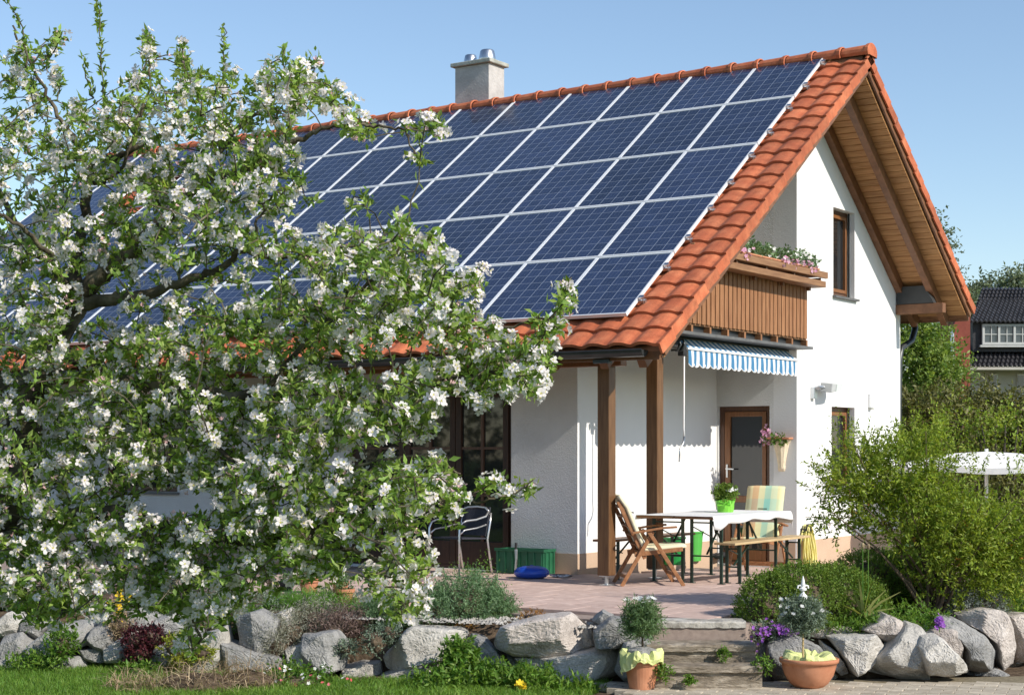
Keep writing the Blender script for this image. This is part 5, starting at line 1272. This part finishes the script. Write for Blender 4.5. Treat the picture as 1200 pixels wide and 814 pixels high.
# lawn blades
r0 = np.random.default_rng(112); n = 60000; la = r0.uniform(-5.3,-1.15,n); de = r0.uniform(13.2,16.2,n); k = (de < np.interp(la, [-8,-4.4,-2.6,-2.3,-1.4,-1.1], [16.0,15.7,15.3,14.9,14.2,13.3])); la = la[k]; de = de[k]
p = CAM + RT*la[:,None] + FW*de[:,None]; p[:,2] = -.512; d = unit(r0.normal(size=(len(p),3))*.35 + UP); V, F = blade_geo(r0, p, d, r0.uniform(.035,.085,len(p)), .005, .5)
g = npmesh('lawn_grass', V, F, M['blade'], None, kind='stuff', base=vf(-3,14.5,-.51)); tag(g, 'short bright green lawn grass at lower left', 'grass')
n = 16000; la = r0.uniform(-1.6,.85,n); de = r0.uniform(13.2,14.65,n); k = (la < .95 - (14.6-de)*.35); la = la[k]; de = de[k]; p = CAM + RT*la[:,None] + FW*de[:,None]; p[:,2] = -.55
V, F = blade_geo(r0, p, unit(r0.normal(size=(len(p),3))*.45 + UP), r0.uniform(.05,.13,len(p)), .007, .6); g = npmesh('verge_grass', V, F, M['blade'], None, kind='stuff', base=vf(-.3,14,-.55)); tag(g, 'rough grass and clover strip below the boulder wall', 'grass')

# ================================================================== BACKGROUND RIGHT
# parasol
pc = ap(1156, 545, 24.0); ps = thing('parasol', 'white garden parasol standing behind the leafy bush', 'parasol', (pc[0], pc[1], -.3))
mb = MB(); n = 8; Rp = 1.35; vs = [(pc[0], pc[1], pc[2]+.20)]; fs = []; rings = [(.35,.175),(.7,.10),(1.0,0.0)]
sub = 4
for r, z in rings:
    for k in range(n*sub):
        a = 2*math.pi*k/(n*sub); sg = 1 - .05*math.sin(math.pi*(k % sub)/sub)*r; vs.append((pc[0]+Rp*r*sg*math.cos(a), pc[1]+Rp*r*sg*math.sin(a), pc[2]+z-.03*math.sin(math.pi*(k % sub)/sub)*r))
m_ = n*sub
for k in range(m_): fs.append((0, 1+k, 1+(k+1) % m_))
for i in range(2):
    for k in range(m_): fs.append((1+i*m_+k, 1+(i+1)*m_+k, 1+(i+1)*m_+(k+1) % m_, 1+i*m_+(k+1) % m_))
o_ = len(vs)
for k in range(m_): v = vs[1+2*m_+k]; vs.append((v[0], v[1], v[2]-.085))
for k in range(m_): fs.append((1+2*m_+k, o_+k, o_+(k+1) % m_, 1+2*m_+(k+1) % m_))
mb.add(vs, fs); obj('canopy', mb, M['white_cloth'], ps)
obj('pole', MB().tube([(pc[0],pc[1],-.4),(pc[0],pc[1],pc[2]+.24)], .025, 10), M['alu'], ps)
rib = MB()
for k in range(n): a = 2*math.pi*k/n; rib.tube([(pc[0],pc[1],pc[2]+.16),(pc[0]+Rp*.98*math.cos(a),pc[1]+Rp*.98*math.sin(a),pc[2]-.03)], .010, 5)
obj('ribs', rib, M['alu'], ps)
# background shrubs: one shrub after another along the plot edge
def bigshrub(lb, u, v, dep, rl, rz, n, m, seed, L=.085, W=.045, extra=(), name='garden_shrub', cat='shrub', zb=-.5, slen=.45, **kw):
    c = ap(u, v, dep); t = thing(name, lb, cat, (c[0], c[1], zb)); blobs = [(tuple(c), (rl, rl*.8, rz), 1)] + [(tuple(ap(a, b, dep + q)), (r1, r1*.8, r2), w) for a, b, q, r1, r2, w in extra]
    tr = MB()
    for k in range(6):
        a = 2*math.pi*k/6; tr.tube([(c[0]+.1*math.cos(a), c[1]+.1*math.sin(a), zb), (c[0]+rl*.3*math.cos(a), c[1]+rl*.3*math.sin(a), (zb+c[2])/2), (c[0]+rl*.7*math.cos(a), c[1]+rl*.7*math.sin(a), c[2]+rz*.6)], [.06,.04,.01], 6)
    obj('stem', tr, M['bark_far'], t); a = dict(shell=.35, upb=.4, jit=.6); a.update(kw)
    sprig_mesh('leaves', M[m], t, seed, blobs, n, slen, 10, L, W, **a); return t
bigshrub('broad olive brown shrub right behind the house corner', 1085, 525, 29, 1.0, 1.0, 1500, 'hedge_leaf', 121, extra=[(1070,570,0,.8,1.0,.7),(1062,500,0,.5,.5,.3)], slen=.3)
bigshrub('olive brown shrub above the white parasol', 1135, 518, 30, 1.2, 1.0, 1800, 'hedge_leaf', 122, extra=[(1125,560,0,1.0,.9,.7)], slen=.3)
bigshrub('olive brown shrub at the right picture edge', 1195, 522, 30, 1.2, .95, 1800, 'hedge_leaf', 123, extra=[(1210,570,0,1.0,.9,.7)], slen=.3)
bigshrub('fresh green leafy branch shrub over the parasol', 1172, 505, 27, .55, .16, 120, 'bush_leaf', 124, L=.07, extra=[(1140,520,0,.4,.2,.5)], zb=-.4)
bigshrub('low dark shrub under the parasol', 1130, 590, 27, 1.6, .7, 900, 'hedge_leaf', 125, extra=[(1190,600,0,1.4,.7,.8)])
def bgtree(lb, base, zb, blobs, n, m, seed, L, W, slen, trunk=.18):
    t = thing('broadleaf_tree', lb, 'tree', (base[0], base[1], zb)); tr = MB(); top = np.array(blobs[0][0])
    tr.tube([(base[0],base[1],zb), (base[0],base[1],(zb+top[2])/2), tuple(top)], [trunk, trunk*.75, trunk*.3], 10); obj('trunk', tr, M['bark_far'], t)
    br = MB()
    for c, r, w in blobs: br.tube([(base[0],base[1],zb+(top[2]-zb)*.45), tuple((np.array(c)+np.array([base[0],base[1],top[2]]))/2), c], [trunk*.5, trunk*.35, trunk*.1], 7)
    obj('branch', br, M['bark_far'], t)
    sprig_mesh('crown', M[m], t, seed, blobs, n, slen, 10, L, W, shell=.4, upb=-.25, jit=.6, out=.8); return t
T1 = ap(1085, 520, 42)
bgtree('bright green drooping tree right behind the house eave', T1, -.5, [B(1078,408,42,.75,.6), B(1065,430,42,.7,.9), B(1096,428,42,.45,.45), B(1068,385,42,.6,.45), B(1095,450,42,.6,.5), B(1060,470,42,.6,.6)], 1700, 'tree_leaf', 131, .12, .06, .6)
T2 = ap(1122, 500, 58)
bgtree('tree top showing just above the rear roof edge', T2, -.5, [B(1097,300,58,.42,.8), B(1090,275,58,.35,.5), B(1102,335,58,.45,.6)], 240, 'hazy_far_leaf', 132, .16, .08, .7)
T3 = ap(1178, 480, 95)
bgtree('pale distant tree behind the dark roof on the right', T3, -.5, [B(1180,337,95,1.6,.6), B(1150,349,95,1.2,.3), B(1195,337,95,1.1,.5), B(1140,353,95,.8,.3)], 800, 'hazy_far_leaf', 133, .26, .14, 1.0)
T4 = ap(1128, 480, 90)
bgtree('small distant tree between rear eave and dark roof', T4, -.5, [B(1128,362,90,.5,.5), B(1138,362,90,.6,.4)], 300, 'hazy_far_leaf', 134, .24, .12, .8)
# trees across the street, seen only as reflections in the door glass
hg = []; rh_ = random.Random(31)
for k in range(16): hg.append(((-30 + k*2.1, -24 + rh_.uniform(-1.5,1.5), 1.2 + rh_.uniform(0,1.6)), (1.5,1.3,2.2 + rh_.uniform(-.4,.8)), 1))
th = stuff(tag(sprig_mesh('tree_belt', M['hedge_leaf'], None, 140, hg, 3200, .6, 10, .22, .12, shell=.4, upb=.3), 'belt of trees opposite the house, mirrored in the glazed doors', 'trees'))
# neighbour house
ND = 60.0
nb = thing('neighbour_house', 'neighbouring house with dark tiled roof and white dormer window', 'house', ap(1220, 545, ND))
def nbp(u, v, de): return ap(u, v, de)
def quad_roof(mb, p00, p10, p11, p01, rows, cols, lift=.05):
    """tiled plane from eave (p00,p10) to ridge (p01,p11) with stepped, waved courses"""
    p00, p10, p11, p01 = map(np.asarray, (p00, p10, p11, p01)); nrm = unit(np.cross(p10-p00, p01-p00)); nrm = nrm if nrm[2] > 0 else -nrm
    for r in range(rows):
        for e, h in ((0, lift), (1, 0)):
            pass
        vs = []; per = 4; N = cols*per
        for e, h in ((r/rows, lift), ((r+1)/rows, .0)):
            a = p00 + (p01-p00)*e; b = p10 + (p11-p10)*e
            for k in range(N+1): vs.append(a + (b-a)*k/N + nrm*(h + .035*math.sin(2*math.pi*k/per)))
        fs = [(k, k+1, N+1+k+1, N+1+k) for k in range(N)]
        mb.add(vs, fs)
        vs2 = vs[:N+1]; mb.add(vs2 + [v - nrm*lift*1.2 for v in vs2], [(k, k+1, N+1+k+1, N+1+k) for k in range(N)])
rm = MB(); quad_roof(rm, nbp(1118,430,56), nbp(1300,430,56), nbp(1300,337,61), nbp(1151,337,61), 22, 34); nr = obj('roof', rm, M['neigh_tile'], nb)
# dormer
dm = MB(); quad_roof(dm, nbp(1136,377,56.3), nbp(1300,377,56.3), nbp(1300,348,60.6), nbp(1149,350,60.4), 10, 30); dr = obj('dormer', dm, M['neigh_tile'], nb)
obj('cheek', MB().add([], []) or MB().prism([(0,0),(0,0.01),(0.01,0)], [], lambda a,b,t:(a,b,t), .01), M['neigh_tile'], nb) if False else None
def vbox(mb, u0, u1, v0, v1, d0, d1):
    vs = [nbp(u, v, d0) for u, v in ((u0,v1),(u1,v1),(u1,v0),(u0,v0))]; bk = [p + FW*(d1-d0) for p in vs]; mb.add(vs + bk, [(0,1,2,3),(7,6,5,4),(0,4,5,1),(1,5,6,2),(2,6,7,3),(3,7,4,0)]); return mb
obj('dormer_front', vbox(MB(), 1140, 1300, 377.5, 412, 56.6, 60), M['neigh_tile'], nb)
wf = MB()
x0 = 1151.5; vb0, vb1 = 379.5, 403.5
vbox(wf, x0, 1240, vb0, vb0+2.6, 56.45, 56.58); vbox(wf, x0, 1240, vb1-2.6, vb1, 56.45, 56.58)
k = x0
while k < 1240: vbox(wf, k, k+2.6, vb0+2.61, vb1-2.61, 56.45, 56.58); k += 18.2
dw = obj('window', wf, M['white_shaded'], nb)
k = x0
while k < 1221:
    obj('pane', vbox(MB(), k+2.7, k+18.1, vb0+2.7, vb1-2.7, 56.52, 56.56), M['glass_far'], dw)
    mn = MB(); vbox(mn, k+9.9, k+10.9, vb0+2.7, vb1-2.7, 56.48, 56.515); vbox(mn, k+2.7, k+9.85, (vb0+vb1)/2-.5, (vb0+vb1)/2+.5, 56.48, 56.515); vbox(mn, k+10.95, k+18.1, (vb0+vb1)/2-.5, (vb0+vb1)/2+.5, 56.48, 56.515); obj('muntin', mn, M['white_shaded'], dw); k += 18.2
obj('sill', vbox(MB(), 1149, 1245, 404, 406.5, 56.4, 56.6), M['white_shaded'], dw)
obj('wall', vbox(MB(), 1126, 1300, 432, 560, 57, 63), M['neigh_wall'], nb)
obj('eave_board', vbox(MB(), 1120, 1300, 428.5, 433, 56.0, 56.9), M['neigh_wall'], nb)
for u in (1160, 1192): 
    w_ = obj('window', vbox(MB(), u, u+9, 438, 462, 56.93, 56.99), M['white_paint'], nb); obj('pane', vbox(MB(), u+1, u+8, 439.5, 460.5, 56.90, 56.92), M['glass_far'], w_)
rh = thing('red_gable', 'red brown rendered gable wall left of the dark roof', 'building', ap(1128, 545, 50))
gm = MB(); vs = [nbp(u, v, 53.5) for u, v in ((1116,545),(1137,545),(1137,350),(1127,360),(1116,385))]; gm.add(vs + [p + FW*2.2 for p in vs], [(4,3,2,1,0),(5,6,7,8,9),(0,1,6,5),(1,2,7,6),(2,3,8,7),(3,4,9,8),(4,0,5,9)]); obj('wall', gm, M['red_wall'], rh)
obj('gutter', MB().tube([nbp(1116,386,53.4), nbp(1116,545,53.4)], .06, 8), M['zinc'], rh)

# ================================================================== THE APPLE TREE
base = ap(-110, 915, 10.0); base[2] = -.55
at_ = thing('apple_tree', 'large apple tree in white blossom filling the left foreground', 'tree', base)
rg = np.random.default_rng(7)
nodes = []; wood = {}
def limb(name, pts, r0, r1, sub=6):
    P = [np.array(ap(*p)) if len(p) == 3 and not isinstance(p, np.ndarray) else np.array(p) for p in pts]
    out = []
    for i in range(len(P)-1):          # Catmull-Rom
        a = P[max(i-1,0)]; b = P[i]; c = P[i+1]; d = P[min(i+2,len(P)-1)]
        for k in range(sub): t = k/sub; out.append(.5*((2*b) + (c-a)*t + (2*a-5*b+4*c-d)*t*t + (3*b-a-3*c+d)*t**3))
    out.append(P[-1]); n = len(out)
    out = [p + (rg.normal(size=3)*.008 if 0 < i < n-1 else 0) for i, p in enumerate(out)]
    rr = [r0 + (r1-r0)*(i/(n-1))**.8 for i in range(n)]
    obj(name, MB().tube(out, rr, 10), M['bark'], at_, smooth=True); nodes.extend(out)
limb('trunk', [base, (-85,800,10.0), (-40,690,10.0), (5,600,10.0), (27,535,10.0), (30,470,10.05), (62,400,10.1), (92,350,10.1)], .145, .085)
limb('branch', [(92,350,10.1),(125,318,10.0),(152,300,9.9),(190,262,9.8),(222,225,9.75),(242,204,9.7),(262,208,9.65),(292,200,9.6),(325,178,9.55),(360,160,9.5)], .062, .014)
limb('branch', [(88,355,10.1),(125,352,10.0),(165,346,9.9),(215,330,9.8),(255,316,9.7),(285,292,9.6),(300,272,9.5)], .048, .012)
limb('branch', [(285,292,9.6),(330,302,9.5),(365,298,9.4),(410,288,9.35),(450,280,9.3)], .016, .007)
limb('branch', [(92,350,10.1),(90,300,10.2),(100,250,10.3),(106,205,10.35),(115,188,10.3),(150,178,10.2),(190,156,10.1),(228,128,10.0)], .045, .010)
limb('branch', [(106,205,10.35),(85,160,10.5),(60,120,10.6),(35,75,10.7),(15,30,10.7)], .020, .006)
limb('branch', [(92,350,10.1),(60,310,10.4),(30,280,10.7),(0,230,11.0),(-40,180,11.2)], .04, .012)
limb('branch', [(88,355,10.1),(70,320,9.7),(48,290,9.4),(20,262,9.2),(-20,240,9.1)], .024, .008)
limb('branch', [(360,160,9.5),(385,150,9.45),(412,147,9.4),(440,146,9.35),(475,152,9.3),(508,142,9.3)], .014, .005)
limb('branch', [(475,152,9.3),(478,165,9.28),(488,182,9.25)], .006,.004,3)
limb('branch', [(242,204,9.7),(262,170,9.75),(290,140,9.8),(320,115,9.8),(345,100,9.8)], .018, .006)
limb('branch', [(110,215,10.35),(140,200,10.2),(160,150,10.1),(175,95,10.0),(178,70,10.0)], .014,.005)
limb('branch', [(-20,650,10.0),(40,618,9.8),(110,600,9.6),(160,606,9.5),(220,622,9.3),(270,632,9.2),(320,634,9.1),(365,622,9.0),(400,604,8.9),(430,588,8.85)], .060, .014)
limb('branch', [(365,622,9.0),(400,640,8.9),(440,652,8.8),(470,668,8.8),(490,695,8.75)], .016,.006)
limb('branch', [(430,588,8.85),(470,572,8.8),(520,585,8.75),(560,588,8.7),(598,578,8.7),(625,562,8.7)], .012,.004)
limb('branch', [(62,400,10.1),(110,430,9.8),(170,452,9.6),(240,462,9.4),(310,462,9.2),(370,458,9.1),(430,457,9.0),(490,450,8.9),(560,440,8.8),(610,430,8.75)], .050, .010)
limb('branch', [(490,450,8.9),(520,420,8.85),(560,392,8.8),(620,378,8.75),(648,372,8.7)], .012,.005)
limb('branch', [(310,462,9.2),(340,420,9.1),(380,380,9.0),(420,345,8.95),(455,310,8.9),(470,285,8.9)], .018,.006)
limb('branch', [(560,392,8.8),(558,355,8.8),(556,315,8.8)], .006,.003,4)
limb('branch', [(648,372,8.7),(660,345,8.7),(670,325,8.7)], .006,.003,3)
limb('branch', [(470,285,8.9),(470,262,8.9)], .006,.003,3)
limb('branch', [(160,606,9.5),(175,640,9.4),(200,680,9.3),(225,720,9.25),(235,760,9.2)], .022,.007)
limb('branch', [(110,600,9.6),(90,640,9.5),(60,680,9.3),(30,700,9.2)], .018,.006)
limb('branch', [(240,462,9.4),(250,510,9.2),(280,550,9.0),(330,570,8.9),(380,560,8.8)], .020,.006)
limb('branch', [(380,560,8.8),(440,540,8.7),(500,535,8.7),(540,555,8.7)], .010,.004)
limb('branch', [(34,540,10.0),(0,520,9.8),(-60,500,9.6)], .05,.02); limb('branch', [(30,470,10.05),(-20,430,10.2),(-80,380,10.4)], .05,.02)
limb('branch', [(300,272,9.5),(305,252,9.5),(320,230,9.45),(345,215,9.4)], .009,.004,4)
SH = [[(8,0),(28,45),(30,80)],[(113,0),(118,40),(122,110),(128,170)],[(172,38),(170,75),(160,105)],[(262,32),(262,60),(262,90)],[(332,55),(332,80),(330,110)],[(467,290),(470,265)],[(97,65),(102,90),(110,115)]]
for s in SH: limb('shoot', [(u, v, 10.0 if u < 400 else 8.9) for u, v in s[::-1]] , .006, .003, 4)
# (u, v, dep, ru, rv, number of spurs)
AB = [(30,110,10.6,45,55,34),(62,55,10.5,14,16,6),(20,230,10.5,60,90,80),(112,165,10.3,55,50,48),(180,125,10.2,45,45,38),(215,72,10.0,13,22,8),(170,60,10.0,10,20,6),(130,235,10.2,85,70,95),(250,125,9.8,45,40,36),(330,108,9.8,38,38,36),(362,100,9.7,26,30,16),(298,172,9.7,55,40,50),(420,150,9.45,30,14,11),(400,120,9.5,14,22,8),(490,150,9.3,30,12,9),(490,183,9.25,7,8,3),(215,215,9.8,55,45,48),(275,235,9.6,60,32,34),(335,225,9.5,38,20,11),(40,330,9.9,50,55,36),(125,290,10.0,60,36,28),(225,285,9.7,55,30,28),(190,385,9.8,70,26,26),(310,292,9.5,50,24,20),(400,300,9.3,50,30,36),(460,300,9.0,42,34,34),(515,290,8.9,16,24,8),(420,235,9.4,14,16,4),(500,345,8.9,46,30,36),(60,430,9.9,90,70,95),(190,440,9.7,95,48,110),(320,395,9.3,75,45,76),(420,375,9.1,62,45,72),(540,400,8.85,58,38,52),(610,432,8.75,38,32,40),(640,385,8.75,20,16,11),(664,352,8.7,9,22,8),(470,275,8.9,8,24,6),(556,335,8.8,8,22,6),(520,452,8.85,60,24,42),(80,540,9.8,100,70,130),(240,520,9.4,110,60,150),(380,485,9.1,85,48,100),(470,480,8.95,45,34,34),(435,588,8.85,70,50,80),(505,565,8.75,40,30,26),(590,574,8.7,36,10,8),(470,680,8.8,42,46,34),(335,585,9.0,80,56,110),(120,640,9.5,110,42,90),(30,670,9.4,60,40,36),(250,640,9.3,80,40,66),(230,732,9.25,26,34,14),(205,690,9.3,40,30,22),(290,680,9.2,40,26,18),(370,645,9.0,60,34,40),(528,598,8.75,14,22,6),(60,705,9.3,50,26,26),(150,695,9.3,60,28,26),(250,700,9.25,40,26,16),(15,600,9.7,50,50,30),(-60,300,10.5,60,200,60),(-60,560,10,60,140,70),(150,340,9.9,50,30,8),(60,290,10,40,20,8),(255,350,9.6,55,25,16),(350,340,9.4,40,30,18)]
NA = np.array(nodes); targets = []; SHL = []
for u, v, de, ru, rv, n in AB:
    n = int(n*(1.40 if v < 270 else 1.75 if v > 420 and u < 420 else 1.5))
    for _ in range(n):
        a = rg.uniform(0, 6.283); r = math.sqrt(rg.random()); targets.append(ap(u + ru*r*math.cos(a), v + rv*r*math.sin(a), de + rg.normal()*.38))
for s in SH:
    dS = 10.0 if s[0][0] < 400 else 8.9; tot_ = max(1, int(abs(s[-1][1]-s[0][1])*.75))
    for f_ in np.linspace(0, 1, tot_):
        i = min(int(f_*(len(s)-1)), len(s)-2); k = f_*(len(s)-1) - i; q = np.array(s[i])*(1-k) + np.array(s[i+1])*k
        for _ in range(1): SHL.append((ap(q[0]+rg.normal()*1.3, q[1], dS), rg.normal(size=3)*.8 + np.array([0,0,.9])))
targets = np.array(targets); d0 = np.array([np.min(((NA - t)**2).sum(1)) for t in targets]); targets = targets[np.argsort(d0)]
tw = MB(); cap_ = len(NA) + 12*len(targets); buf = np.zeros((cap_, 3)); buf[:len(NA)] = NA; cnt = len(NA); spur = []; lp = [x[0] for x in SHL]; ld = [x[1] for x in SHL]
for t in targets:
    d2 = ((buf[:cnt] - t)**2).sum(1); j = int(np.argmin(d2)); a = buf[j].copy(); L_ = math.sqrt(d2[j])
    if L_ < .02: spur.append((t, np.array([0,0,1.0]))); continue
    k = max(2, int(L_/.10)); pts = [a]
    for q in range(1, k+1):
        f = q/k; p = a*(1-f) + t*f + (np.array([0,0,.05*L_])*math.sin(math.pi*f) + (rg.normal(size=3)*.012 if q < k else 0)); pts.append(p); buf[cnt] = p; cnt += 1
    tw.tube(pts, [max(.0025, .0035 + .0045*min(L_,.6)*(1 - i/k)) for i in range(k+1)], 5, cap=False)
    dr = unit(t - pts[-2]); spur.append((t, dr))
    for p in pts[1:]:
        for _ in range(2): lp.append(p + rg.normal(size=3)*.01); ld.append(rg.normal(size=3) + np.array([0,0,.5]) + dr*.3)
obj('twigs', tw, M['bark'], at_, recalc=False)
S = np.array([s[0] for s in spur]); D = np.array([s[1] for s in spur]); n = len(S)
# leaf rosettes at every spur, leaves along the twigs
k = 9; a = rg.uniform(0, 6.283, (n, k)); e = unit(np.cross(D, rg.normal(size=(n,3)))); f = np.cross(D, e)
od = e[:,None]*np.cos(a)[...,None] + f[:,None]*np.sin(a)[...,None] + D[:,None]*rg.uniform(-.2,1.1,(n,k,1)) + np.array([0,0,.25]); 
LP = np.concatenate([(S[:,None] + rg.normal(size=(n,k,3))*.018).reshape(-1,3), np.array(lp)]); LD = np.concatenate([od.reshape(-1,3), np.array(ld)])
V, F = leaf_geo(rg, LP, LD, rg.uniform(.030,.068,len(LP)), rg.uniform(.016,.032,len(LP)), up=.8)
npmesh('leaves', V, F, M['apple_leaf'], at_, kind='stuff')
# blossom clusters
fl_ = rg.random(n) < np.where((S - CAM)@FW > 9.6, .58, .52); C = S[fl_] + D[fl_]*.02; DC = unit(D[fl_] + np.array([.15,-.25,.5]) + rg.normal(size=(fl_.sum(),3))*.4); m = len(C); q = 9
off = unit(DC[:,None] + rg.normal(size=(m,q,3))*.75); keep = rg.random((m,q)) < rg.uniform(.25,1.0,(m,1)); P = (C[:,None] + off*rg.uniform(.022,.058,(m,q,1)))[keep]; A = off[keep]
V, F = flower_geo(rg, P, A + rg.normal(size=A.shape)*.25, rg.uniform(.022,.031,len(P)), 5, .45); npmesh('blossom', V, F, M['petal'], at_, kind='stuff')
st_ = MB()
V, F = flower_geo(rg, P + unit(A)*.004, A, .006, 5, .9); npmesh('stamens', V, F, M['stamen'], at_, kind='stuff')
bp_ = S[rg.random(n) < .14]; bp_ = np.repeat(bp_, 3, 0) + rg.normal(size=(len(bp_)*3,3))*.022; V, F = flower_geo(rg, bp_, rg.normal(size=bp_.shape) + np.array([0,0,.8]), .013, 5, 1.6); npmesh('buds', V, F, M['petal_pink'], at_, kind='stuff')
